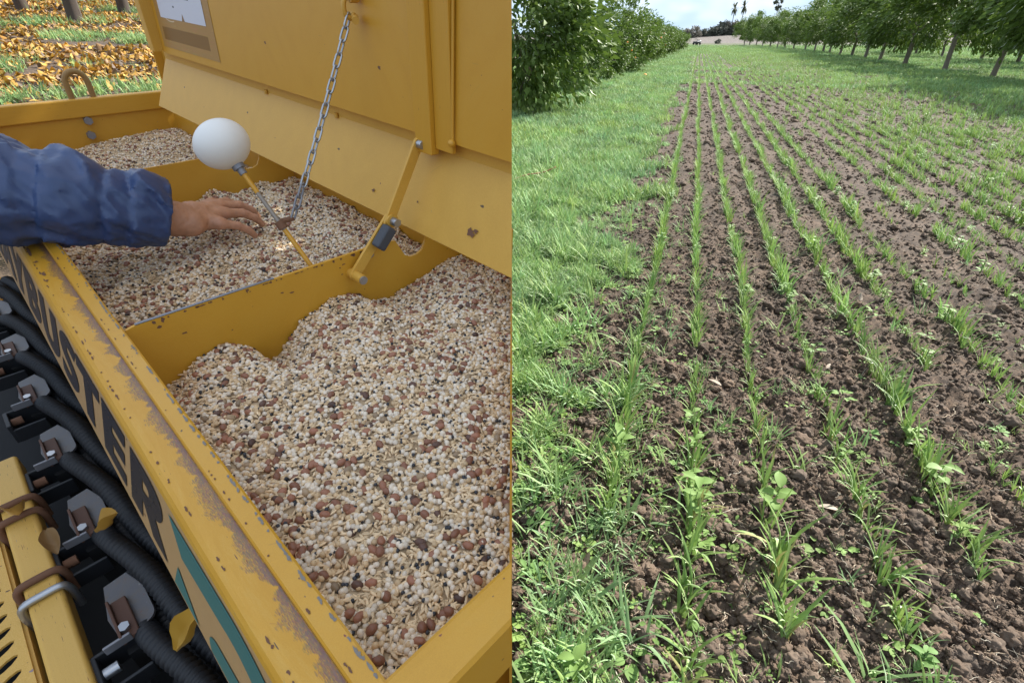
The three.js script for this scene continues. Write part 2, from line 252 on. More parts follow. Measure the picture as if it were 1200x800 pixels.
// ---------------------------------------------------------------- dry scraps on the soil, a fallen twig
{
  const R = rng(811), scrap = [oval(0.07, 0.026, 0.1, 0, [-0.03, 0, 0], 0.3), oval(0.055, 0.03, 0.2, 0, [-0.03, 0, 0], -0.35)], m = std(0.36, 0.29, 0.22, 0.75, { transmission: 0.15, thickness: 0 });
  [[0.36, -1.22, 2.2], [0.28, -1.27, 0.4], [0.12, -1.40, 1.1], [1.02, -1.15, 0.2], [1.32, -1.5, 2.9], [0.72, -1.62, 1.9], [1.9, -2.6, 0.7], [2.6, -3.5, 1.4], [1.15, -2.4, 2.4], [0.5, -2.1, 0.9]].forEach(([x, z, a], i) => {
    const o = mesh('dry_leaf_scrap', scrap[i % 2], m); o.position.set(x, groundAt(x, z) + 0.022, z); o.rotation.set(0.3 * (R() - 0.5), a, 0.3); o.scale.setScalar(0.8 + 0.5 * R());
    tag(o, 'pale dry leaf scrap lying on the bare soil between the drilled rows', 'dry leaf', 'dry leaf scraps between the rows');
  });
  const tw = mesh('fallen_twig', [tube([V(-0.38, 0.02, 0.02), V(-0.15, 0.05, -0.01), V(0.1, 0.055, 0.02), V(0.36, 0.09, -0.02)], 0.008, 16, 6), tube([V(0.05, 0.053, 0.015), V(0.16, 0.08, 0.06), V(0.22, 0.11, 0.09)], 0.005, 8, 5)], std(0.22, 0.085, 0.045, 0.8));
  tw.position.set(0.32, groundAt(0.32, -7.2) + 0.06, -7.2); tw.rotation.y = 0.6; tag(tw, 'red brown twig lying across the grass strip', 'twig');
}

// ---------------------------------------------------------------- orange trees
function crownGeo(seed, rx, ry, nLeaf, len, wid, clusters = 70, skirt = -1) { // leaves in clumps through the crown's volume
  const R = rng(seed), pos = [], idx = [], cl = [];
  for (let i = 0; i < clusters; i++) {
    const y = R() * 2 - 1, a = R() * 6.283, q = Math.sqrt(1 - y * y), d = 0.5 + 0.52 * Math.pow(R(), 0.6), bump = 1 + 0.30 * n3(Math.cos(a) * 1.6 + seed, y * 1.6, Math.sin(a) * 1.6);
    cl.push([Math.cos(a) * q * d * bump * rx, Math.max(y * d * bump, skirt) * ry, Math.sin(a) * q * d * bump * rx, 0.12 + 0.17 * R()]);
  }
  const g3 = () => (R() + R() + R() - 1.5) * 1.15;
  for (let i = 0; i < nLeaf; i++) {
    const c = cl[Math.floor(R() * clusters)], s = c[3] * rx, inner = R() < 0.16, k = inner ? 0.55 : 1;
    const p = V(c[0] * k + g3() * s, c[1] * k + g3() * s * 0.85, c[2] * k + g3() * s);
    const out = V(p.x / rx, p.y / ry * 0.6, p.z / rx).normalize().add(V(R() - 0.5, R() - 0.75, R() - 0.5).multiplyScalar(1.3)).normalize();
    const side = V(R() - 0.5, R() - 0.5, R() - 0.5).cross(out).normalize(), up = side.clone().cross(out), L = len * (0.65 + 0.6 * R()), W = wid * (0.7 + 0.5 * R());
    const b = pos.length / 3, put = (v) => pos.push(v.x, v.y, v.z), at = (t, w, h) => p.clone().addScaledVector(out, t * L).addScaledVector(side, w * W).addScaledVector(up, h * L);
    put(at(0, 0, 0)); put(at(0.42, -0.5, 0.1)); put(at(0.5, 0, 0)); put(at(0.42, 0.5, 0.1)); put(at(1, 0, -0.12));
    idx.push(b, b + 1, b + 2, b, b + 2, b + 3, b + 1, b + 4, b + 2, b + 2, b + 4, b + 3);
  }
  return geoFrom(pos, idx, new Array(pos.length / 3 * 2).fill(0));
}
function trunkGeo(seed, h, r, spread) { // a forked trunk with limbs into the crown
  const R = rng(seed), l = [], top = V((R() - 0.5) * 0.25, h, (R() - 0.5) * 0.25);
  const c = new THREE.CatmullRomCurve3([V(0, -0.15, 0), V((R() - 0.5) * 0.12, h * 0.35, (R() - 0.5) * 0.1), V(top.x * 0.6, h * 0.7, top.z), top]);
  const limb = (curve, r0, r1, seg) => { const g = new THREE.TubeGeometry(curve, seg, 1, 9), p = g.attributes.position; for (let i = 0; i <= seg; i++) { const o = curve.getPointAt(i / seg), rr = mixN(r0, r1, i / seg) * (i === 0 ? 1.25 : 1); for (let j = 0; j <= 9; j++) { const q = i * 10 + j, n = 1 + 0.12 * n3(i * 0.7, j * 0.9, seed); p.setXYZ(q, o.x + (p.getX(q) - o.x) * rr * n, o.y + (p.getY(q) - o.y) * rr, o.z + (p.getZ(q) - o.z) * rr * n); } } g.computeVertexNormals(); l.push(g); };
  limb(c, r, r * 0.72, 8);
  for (let i = 0; i < 5; i++) { const a = i * 1.257 + R() * 0.7, s = spread * (0.5 + 0.4 * R()); limb(new THREE.CatmullRomCurve3([top.clone().add(V(0, -0.05, 0)), top.clone().add(V(Math.cos(a) * s * 0.45, spread * 0.35, Math.sin(a) * s * 0.45)), top.clone().add(V(Math.cos(a) * s, spread * (0.6 + 0.4 * R()), Math.sin(a) * s))]), r * 0.5, r * 0.15, 5); }
  return merge(l);
}
const orangeGeo = new THREE.SphereGeometry(0.042, 12, 9), orangeMat = std(0.75, 0.24, 0.015, 0.45);
function tree(name, label, category, x, z, group, crown, cy, trunk, mat = M.citrus, bark = M.bark, yaw = 0, s = 1) {
  const t = new THREE.Group(); t.name = numbered(name); scene.add(t); t.position.set(x, groundAt(x, z), z); t.rotation.y = yaw; t.scale.setScalar(s);
  mesh('trunk', trunk, bark, t); const c = mesh('crown', crown, mat, t); c.position.y = cy;
  return tag(t, label, category, group);
}
{
  const R = rng(31);
  const bush = [crownGeo(1, 1.9, 1.6, 6500, 0.21, 0.105, 46), crownGeo(2, 1.8, 1.6, 5200, 0.2, 0.10, 36), crownGeo(3, 1.75, 1.6, 5200, 0.2, 0.10, 32)];
  const bt = [trunkGeo(4, 0.75, 0.12, 1.2), trunkGeo(5, 0.7, 0.12, 1.2), trunkGeo(6, 0.8, 0.12, 1.2)];
  const leftAl = [15.0, 21.2, 27.4, 33.6, 39.8, 46, 52.5, 59, 66, 73, 81, 90, 100, 111];
  leftAl.forEach((al, i) => {
    const lat = -4.75 + 0.9 * (R() - 0.5) + al * 0.012, x = ROW.x * al + LAT.x * lat, z = ROW.z * al + LAT.z * lat;
    const t = tree('orange_tree', `low branching orange tree, ${i < 12 ? ordinal[i] : ['thirteenth', 'fourteenth'][i - 12]} of the row beside the grass strip from the seed drill`, 'orange tree', x, z, 'orange trees beside the grass strip', bush[i % 3], 1.68, bt[i % 3], M.citrus, M.bark, i * 1.9, [1.16, 0.70, 0.78, 1.0, 0.78, 0.95, 0.75][i] ?? 0.8 + 0.25 * R());
    if (i > 1 && i < 7) for (let j = 0; j < 9; j++) { const a = R() * 6.28, y = R() * 1.5 - 0.9, q = Math.sqrt(1 - (y / 1.62) ** 2) * 2.05 * 1.0, o = mesh('orange', orangeGeo, orangeMat, t); o.position.set(Math.cos(a) * q, 1.65 + y, Math.sin(a) * q); }
  });
  const high = [crownGeo(11, 2.9, 2.6, 7000, 0.28, 0.14, 44, -0.85), crownGeo(12, 3.1, 2.7, 7000, 0.28, 0.14, 38, -0.9), crownGeo(13, 2.75, 2.5, 6500, 0.28, 0.14, 34, -0.8)];
  const ht = [trunkGeo(14, 1.75, 0.14, 1.5), trunkGeo(15, 1.65, 0.15, 1.5), trunkGeo(16, 1.7, 0.13, 1.5)];
  const rightAl = [22.5, 29.2, 35.9, 42.8, 49.2, 57.2, 63.5, 70.1, 76.7, 84, 91.5, 99, 107, 115, 124, 133, 143, 153, 164, 176, 189];
  const words = [...ordinal, 'thirteenth', 'fourteenth', 'fifteenth', 'sixteenth', 'seventeenth', 'eighteenth', 'nineteenth', 'twentieth', 'twenty first'];
  rightAl.forEach((al, i) => {
    const lat = 14.7 + 0.4 * (R() - 0.5) + Math.max(0, al - 50) * 0.045 - Math.max(0, al - 100) * 0.09, x = ROW.x * al + LAT.x * lat, z = ROW.z * al + LAT.z * lat;
    tree('tall_orange_tree', `tall bare-trunked orange tree across the field, ${words[i]} from the near end`, 'orange tree', x, z, 'orange trees across the field', high[i % 3], 3.75, ht[i % 3], M.citrus, M.bark, i * 2.3, i === 1 ? 1.28 : 0.95 + 0.25 * R());
  });
  // second row behind it
  [33, 40, 47, 55, 63, 72, 82, 93].forEach((al, i) => { const lat = 23.5 + R() + Math.max(0, al - 50) * 0.03, x = ROW.x * al + LAT.x * lat, z = ROW.z * al + LAT.z * lat; tree('back_orange_tree', `orange tree standing behind the tall row across the field, ${words[i]} from its near end`, 'orange tree', x, z, 'orange trees of the back row', high[(i + 1) % 3], 3.45, ht[i % 3], M.citrus, M.bark, i * 1.3, 1.0); });
  const o = mesh('fallen_orange', orangeGeo, orangeMat), al = 30, lat = -2.35, x = ROW.x * al + LAT.x * lat, z = ROW.z * al + LAT.z * lat; o.position.set(x, groundAt(x, z) + 0.1, z); o.scale.setScalar(2.2);
  tag(o, 'bright orange fruit lying in the grass below the orange trees', 'orange');
  // the tree whose crown keeps the sun off the seed drill
  const st = new THREE.Group(); st.name = numbered('shade_tree'); scene.add(st); st.position.set(3.3, groundAt(3.3, -1.1) - 0.02, -1.1);
  mesh('trunk', merge([tube([V(0, -0.15, 0), V(-0.05, 1.2, -0.1), V(-0.2, 2.2, -0.4), V(-0.5, 3.2, -1.0), V(-0.95, 4.1, -1.9)], 0.12, 20, 10), tube([V(-0.2, 2.2, -0.4), V(0.1, 3.1, -0.2), V(0.1, 4.0, 0.1)], 0.09, 12, 8)]), M.bark, st);
  const c1 = mesh('crown', crownGeo(21, 1.5, 1.35, 9000, 0.2, 0.11, 110), M.citrus, st); c1.position.set(-1.05, 4.5, -2.1);
  const c2 = mesh('crown', crownGeo(22, 1.4, 1.1, 5000, 0.2, 0.1, 70), M.citrus, st); c2.position.set(0.1, 4.4, 0.1);
  tag(st, 'tall leaning citrus tree shading the seed drill', 'orange tree');
}

// ---------------------------------------------------------------- the far end: slope, scrub, palms, vehicle
{
  const P = (px, dist) => { const a = Math.atan2(px - 600, 703); return V(Math.sin(a) * dist, 0, -Math.cos(a) * dist); };
  const pos = [], idx = [], uv = []; const nx = 90, nz = 16; // dry hillside behind the field
  for (let j = 0; j <= nz; j++) for (let i = 0; i <= nx; i++) { const a = (mixN(-20, 50, i / nx)) / 57.296, d = 235 + j * 16, t = j / nz; const h = -0.6 + 9.5 * sstep(0, 0.8, t) * (0.55 + 0.45 * sstep(14, 24, a * 57.3)) + 1.0 * n2(a * 14, j * 0.35) * t; pos.push(Math.sin(a) * d, h, -Math.cos(a) * d); uv.push(a * 40, d / 30); }
  for (let j = 0; j < nz; j++) for (let i = 0; i < nx; i++) { const p = j * (nx + 1) + i, q = p + nx + 1; idx.push(p, q, p + 1, p + 1, q, q + 1); }
  tag(mesh('dry_hillside', geoFrom(pos, idx, uv), new THREE.MeshStandardMaterial({ color: new THREE.Color(0.30, 0.27, 0.245), map: soilTex, roughness: 1, side: THREE.DoubleSide })), 'pale grey brown dry hillside beyond the far end of the field', 'hillside', null, 'structure');
  const scrubMat = leafMat(0.12, 0.13, 0.095, 0.2), greyMat = leafMat(0.20, 0.185, 0.15, 0.2), R = rng(202);
  const cg = [crownGeo(41, 3, 2.4, 1800, 0.6, 0.4, 50), crownGeo(42, 3.4, 2.2, 1800, 0.6, 0.4, 50)], tg = trunkGeo(43, 1.2, 0.2, 2.0);
  [[806, 330, 0.9, 1], [812, 330, 1.15, 1], [820, 335, 0.75, 0], [827, 335, 0.85, 0], [834, 335, 0.8, 0], [840, 338, 1.1, 0], [846, 338, 1.35, 0], [853, 340, 1.3, 1], [860, 340, 1.3, 1], [866, 340, 1.25, 0], [873, 340, 1.2, 1], [881, 342, 1.3, 0], [842, 238, 0.35, 0]].forEach(([px, d, s, k], i) => {
    const p = P(px, d), y = i === 12 ? -0.3 : -0.6 + 9.5 * sstep(0, 0.8, (d - 235) / 256) * (0.55 + 0.45 * sstep(14, 24, Math.atan2(p.x, -p.z) * 57.3)) - 0.8;
    const t = tree('scrub_tree', i === 12 ? 'small dark bush at the foot of the dry hillside' : (k ? 'bare grey' : 'dark green') + ' scrub tree on the ridge of the dry hillside beyond the field', 'scrub tree', p.x, p.z, 'scrub on the far hillside', cg[i % 2], 2.6, tg, k ? greyMat : scrubMat, M.darkbark, i * 1.7, s); t.position.y = y;
  });
  const fr = []; for (let i = 0; i < 34; i++) { const q = rng(500 + i); fr.push(blade(2.6, 0.9, 0.3 + 2.3 * q(), 0.9, q() * 6.28, 3)); }
  const frond = merge(fr), pt = rod(V(0, -1, 0), V(0, 13, 0), 0.2, 10, 0.14), palmMat = leafMat(0.10, 0.11, 0.06, 0.2);
  [[855, 345, 1.0], [865.5, 347, 1.05]].forEach(([px, d, s], i) => { const p = P(px, d), t = tree('fan_palm', ['shorter', 'taller'][i] + ' of the two fan palms on the ridge beyond the field', 'palm tree', p.x, p.z, 'palms on the ridge', frond, 13, pt, palmMat, M.darkbark, i, s); t.position.y = 2.4; t.children[1].scale.set(1.0, 1.5, 1.0); });
  const p = P(904, 210), pine = tree('slender_tree', 'slender tree rising above the row of tall orange trees', 'tree', p.x, p.z, null, crownGeo(51, 1.2, 2.2, 500, 0.6, 0.35, 16), 12.2, rod(V(0, -1, 0), V(0, 12, 0), 0.12, 8, 0.06), scrubMat, M.darkbark, 0, 1); pine.position.y = -1;
  const c = P(817.5, 190), car = new THREE.Group(); car.name = numbered('utility_vehicle'); scene.add(car); car.position.copy(c); car.position.y = groundAt(c.x, c.z) + 0.12; car.rotation.y = 0.5;
  mesh('body', [box(2.2, 0.5, 1.1, 0, 0.55, 0, 0.1), box(0.9, 0.12, 1.0, -0.1, 1.45, 0, 0.04)], std(0.03, 0.03, 0.035, 0.4), car); mesh('bonnet', box(0.8, 0.35, 1.0, 0.9, 0.9, 0, 0.1), std(0.6, 0.6, 0.6, 0.4), car);
  for (const [x, z] of [[-0.4, 0.45], [-0.4, -0.45], [0.35, 0.45], [0.35, -0.45]]) mesh('roof_post', rod(V(x, 0.75, z), V(x, 1.42, z), 0.03), std(0.03, 0.03, 0.03), car);
  for (const [x, z] of [[-0.75, 0.55], [-0.75, -0.55], [0.8, 0.55], [0.8, -0.55]]) { const w = mesh('wheel', new THREE.CylinderGeometry(0.32, 0.32, 0.2, 18).rotateX(Math.PI / 2), std(0.02, 0.02, 0.02, 0.9), car); w.position.set(x, 0.2, z); }
  tag(car, 'small dark utility vehicle with a pale bonnet at the far end of the rows', 'vehicle');
}

// ---------------------------------------------------------------- leaf-strewn orchard bank behind the drill
{
  const R = rng(404), lf = [[], []], gr = [], leafG = [oval(0.085, 0.05, 0.15, 0, [-0.04, 0, 0], 0.35), oval(0.085, 0.055, 0.25, 0, [-0.04, 0, 0], -0.3)];
  const leafM = std(1, 1, 1, 0.7, { transmission: 0.25, thickness: 0 });
  const cols = [[0.52, 0.285, 0.03], [0.55, 0.33, 0.04], [0.42, 0.20, 0.02], [0.25, 0.135, 0.045], [0.13, 0.08, 0.045]];
  const mat = new THREE.MeshPhysicalMaterial({ color: 0xffffff, roughness: 0.7, side: THREE.DoubleSide, transmission: 0.25, thickness: 0 });
  for (let i = 0; i < 100000; i++) {
    const r = 3.8 + 15 * Math.pow(R(), 0.85), a = (-9 - 43 * R()) / 57.296, x = r * Math.sin(a), z = -r * Math.cos(a);
    const q = -x * 0.62 - z * 0.78, t = (q * 0.62 + 0.25 * n2(x * 0.4, z * 0.4)) % 1, band = n2(x * 0.35 + 60, z * 0.35) * 0.25;
    const soil = t > 0.52 && t < 0.74, green = t > 0.74 && t < 1.0;
    if (R() < (soil ? 0.93 : green ? 0.72 : 0.32) + band) continue;
    const c = cols[Math.floor(Math.pow(R(), 1.5) * 5)], k = 0.6 + 0.5 * R();
    lf[i % 2].push({ p: V(x, groundAt(x, z) + 0.012 + 0.02 * R(), z), yaw: R() * 6.28, tx: (R() - 0.5) * 1.2, tz: (R() - 0.5) * 1.2, s: 0.55 + 0.5 * R(), c: new THREE.Color(c[0] * k, c[1] * k, c[2] * k) });
  }
  lf.forEach((l, i) => instanced('fallen_leaf_litter', leafG[i], mat, l, ['yellow autumn leaves carpeting', 'curled golden leaves carpeting'][i] + ' the orchard bank behind the seed drill', 'fallen leaves'));
  const tg = tuftGeo(410, 26, 0.12, 0.14, 0.011, 0.8);
  for (let i = 0; i < 11000; i++) { const r = 2.8 + 15 * Math.pow(R(), 0.85), a = (-4 - 48 * R()) / 57.296, x = r * Math.sin(a), z = -r * Math.cos(a), q = -x * 0.62 - z * 0.78, t = (q * 0.62 + 0.25 * n2(x * 0.4, z * 0.4)) % 1; if (!(t > 0.74 || R() < 0.04 || a > -0.3) || n2(x * 0.9, z * 0.9 + 50) < -0.15) continue; gr.push({ p: V(x, groundAt(x, z) - 0.01, z), yaw: R() * 6.28, s: 0.6 + 0.6 * R(), c: tint(R, 0.2, 0.1) }); }
  instanced('orchard_grass', tg, M.grass, gr, 'green grass tufts between the fallen leaves of the orchard bank', 'grass');
  const tr = [trunkGeo(420, 1.1, 0.10, 1.3), trunkGeo(421, 1.0, 0.09, 1.3)], yl = leafMat(0.55, 0.30, 0.03, 0.4), sparse = crownGeo(422, 1.6, 1.0, 900, 0.09, 0.05, 40);
  [[-0.5824, 11.0], [-0.622, 12.2], [-0.535, 12.4], [-0.50, 18], [-0.565, 17.5], [-0.66, 18.2]].forEach(([sx, d], i) => { const x = sx * d, z = -Math.sqrt(1 - sx * sx) * d; tree('autumn_tree', ['forked dark trunk nearest the seed drill on the orchard bank', 'slim dark trunk uphill of the forked one, on its far side from the lid', 'slim dark trunk uphill of the forked one, beside the lid', 'farther autumn orchard tree behind the raised lid', 'farther autumn orchard tree above the forked trunk', 'farther autumn orchard tree at the open side of the bank'][i], 'orchard tree', x, z, 'autumn orchard trees', sparse, 2.6, tr[i % 2], yl, M.darkbark, i * 2.1, 1); });
}

// ---------------------------------------------------------------- the seed drill
// its own axes: u along the hopper (away), v across it (from the rail to the lid), w up; local x, y, z = v, w, -u
const DRILL = { s: 0.82, o: V(-0.10397, 1.2440, -0.22728), u: V(-0.71992, 0.0826, -0.68912), v: V(0.69327, 0.03853, -0.71964), w: V(0.03289, 0.99584, 0.085) };
const drillMatrix = new THREE.Matrix4().makeBasis(DRILL.v, DRILL.w, DRILL.u.clone().negate());
const D = (u, v, w) => V(v, w, -u);                                   // in the drill's axes
const toWorld = (u, v, w) => DRILL.o.clone().addScaledVector(DRILL.u, u * DRILL.s).addScaledVector(DRILL.v, v * DRILL.s).addScaledVector(DRILL.w, w * DRILL.s);
function drillGroup(name) { const g = new THREE.Group(); g.name = numbered(name); g.position.copy(DRILL.o); g.quaternion.setFromRotationMatrix(drillMatrix); g.scale.setScalar(DRILL.s); scene.add(g); return g; }
const endV = (u, w) => 0.1829 + 1.0384 * u - 0.0474 * w, endU = (v, w) => (v - 0.1829 + 0.0474 * w) / 1.0384;   // the slanting end panel of the hopper
// a solid from a closed profile [[v, w], ...] between two u; endCut makes its near end follow the end panel
function alongU(profile, u0, u1, cut = false) {
  const sh = profile.map(([v, w]) => [v, w]), tri = THREE.ShapeUtils.triangulateShape(sh.map(([a, b]) => new THREE.Vector2(a, b)), []), pos = [], uv = [];
  const near = sh.map(([v, w]) => V(v, w, -(cut ? endU(v, w) + 0.0008 : u0))), far = sh.map(([v, w]) => V(v, w, -u1));
  const put = (p, s) => { pos.push(p.x, p.y, p.z); uv.push(-p.z, s); };
  let s = 0; const area = THREE.ShapeUtils.area(sh.map(([a, b]) => new THREE.Vector2(a, b)));
  for (let i = 0; i < sh.length; i++) { const j = (i + 1) % sh.length, L = Math.hypot(sh[j][0] - sh[i][0], sh[j][1] - sh[i][1]); const q = area > 0 ? [near[i], far[j], far[i], near[i], near[j], far[j]] : [near[i], far[i], far[j], near[i], far[j], near[j]], ss = area > 0 ? [s, s + L, s, s, s + L, s + L] : [s, s, s + L, s, s + L, s + L]; q.forEach((p, k) => put(p, ss[k])); s += L; }
  for (const [a, b, c] of tri) { for (const k of [a, b, c]) put(near[k], near[k].y); for (const k of [c, b, a]) put(far[k], far[k].y); }
  const g = new THREE.BufferGeometry(); g.setAttribute('position', new THREE.BufferAttribute(new Float32Array(pos), 3)); g.setAttribute('uv', new THREE.BufferAttribute(new Float32Array(uv), 2)); g.computeVertexNormals(); return g;
}
// an upright sheet across the hopper from an outline in [v, w]
function acrossV(outline, u, th, holes = []) { const s = new THREE.Shape(outline.map(([a, b]) => new THREE.Vector2(a, b))); for (const h of holes) s.holes.push(new THREE.Path(h.map(([a, b]) => new THREE.Vector2(a, b)))); const g = new THREE.ExtrudeGeometry(s, { depth: th, bevelEnabled: false, curveSegments: 12 }); g.translate(0, 0, -u - th / 2); return g; }

function paintTex(seed, base, o = {}) { // sprayed paint with grain, scratches, chips down to rust, settled dust
  const { chips = 40, scratch = 30, dust = 0, dustCol = [150, 125, 95], vary = 2.5 } = o, R = rng(seed), S = 1024;
  return canvasTex(S, S, (c) => {
    const im = c.createImageData(S, S), d = im.data;
    for (let j = 0; j < S; j++) for (let i = 0; i < S; i++) {
      const q = (j * S + i) * 4, a = (i / S) * 6.283, b = (j / S) * 6.283, X = Math.cos(a), Y = Math.sin(a), Z = Math.cos(b), T = Math.sin(b);
      const f1 = n3(X * 1.3 + seed, Y * 1.3 + Z, T * 1.3), f2 = 0.6 * n3(X * 5 + seed, Y * 5 + Z * 4, T * 5) + 0.5 * n3(X * 14, Y * 14 + Z * 11, T * 14 + seed), gr = (R() - 0.5);
      const du = dust * (o.even ? 0.75 + gr * 0.5 : sstep(-0.1, 0.7, f1 * 0.5 + f2 * 0.5 + gr * 0.7)), v = vary * (f1 + 0.6 * f2) + gr * 9;
      for (let k = 0; k < 3; k++) d[q + k] = mixN(base[k] + v * (k === 2 ? 0.6 : 1), dustCol[k] + gr * 26, du);
      d[q + 3] = 255;
    }
    c.putImageData(im, 0, 0);
    if (o.band) for (let i = 0; i < 30000; i++) { const x = R() * S, e = Math.abs(R() + R() - 1), y = S - 4 - e * S * (0.11 + 0.08 * n2(x / 90, 3) + 0.05 * n2(x / 22, 9)); c.fillStyle = `rgba(${96 + R() * 50},${72 + R() * 40},${62 + R() * 34},${0.10 + 0.32 * R()})`; c.beginPath(); c.ellipse(x, y, 1 + 5 * R() * R(), 1 + 7 * R() * R(), 0, 0, 6.3); c.fill(); }
    for (let i = 0; i < scratch; i++) { c.strokeStyle = `rgba(${120 + R() * 60},${95 + R() * 50},${50 + R() * 40},${0.15 + 0.3 * R()})`; c.lineWidth = 0.6 + R() * 1.2; const x = R() * S, y = R() * S, a = R() * 6.28, l = 15 + R() * 70; c.beginPath(); c.moveTo(x, y); c.quadraticCurveTo(x + Math.cos(a) * l * 0.5 + R() * 6, y + Math.sin(a) * l * 0.5, x + Math.cos(a) * l, y + Math.sin(a) * l); c.stroke(); }
    for (let i = 0; i < chips; i++) { const x = R() * S, y = R() * S, r = 1.2 + 7 * Math.pow(R(), 4), n = 9, a0 = R() * 6; c.fillStyle = R() < 0.75 ? `rgb(${78 + R() * 40},${48 + R() * 25},${35 + R() * 20})` : `rgb(${110 + R() * 30},${108 + R() * 30},${105 + R() * 30})`; c.beginPath(); for (let k = 0; k < n; k++) { const q = r * (0.5 + 0.9 * R()), a = a0 + k / n * 6.283; c.lineTo(x + Math.cos(a) * q * 1.5, y + Math.sin(a) * q); } c.fill(); }
  }, true, 1);
}
const paint = (seed, base, rough, o, rep = 1.6) => { const t = paintTex(seed, base, o); t.repeat.set(rep, rep); return new THREE.MeshPhysicalMaterial({ map: t, roughness: rough, side: THREE.DoubleSide, clearcoat: 0.25, clearcoatRoughness: 0.45 }); };
const YELLOW = [200, 147, 38], Y = {
  lid: paint(1, YELLOW, 0.5, { chips: 12, scratch: 16, dust: 0.05 }),
  flange: paint(2, YELLOW, 0.6, { chips: 12, scratch: 18, dust: 0.3, dustCol: [214, 184, 128], even: 1 }),
  rim: paint(3, YELLOW, 0.42, { chips: 75, scratch: 40, dust: 0.08 }),
  rail: paint(4, YELLOW, 0.5, { chips: 50, scratch: 20, dust: 0.25, dustCol: [196, 158, 96], band: 1 }),
  wall: paint(5, YELLOW, 0.5, { chips: 40, scratch: 24, dust: 0.05 }),
  beam: paint(6, YELLOW, 0.6, { chips: 170, scratch: 20, dust: 0.6, dustCol: [214, 184, 128], even: 1 }),
  panel: paint(7, [176, 140, 92], 0.65, { chips: 60, scratch: 40, dust: 0.4, dustCol: [150, 118, 86] }),
};
Y.rail.map.repeat.set(1.1, 1 / 0.142);
const steel = std(0.42, 0.43, 0.45, 0.38, { metalness: 0.85 }), dullSteel = std(0.25, 0.25, 0.27, 0.55, { metalness: 0.6 }), rust = std(0.16, 0.075, 0.04, 0.85), black = std(0.007, 0.007, 0.008, 0.85), rubber = std(0.012, 0.013, 0.016, 0.6), greyPlate = paint(8, [84, 82, 84], 0.6, { chips: 260, scratch: 60, dust: 0.5, dustCol: [92, 74, 58] }, 5), rustPlate = paint(9, [88, 56, 40], 0.85, { chips: 200, scratch: 20, dust: 0.6, dustCol: [60, 48, 42] }, 6);

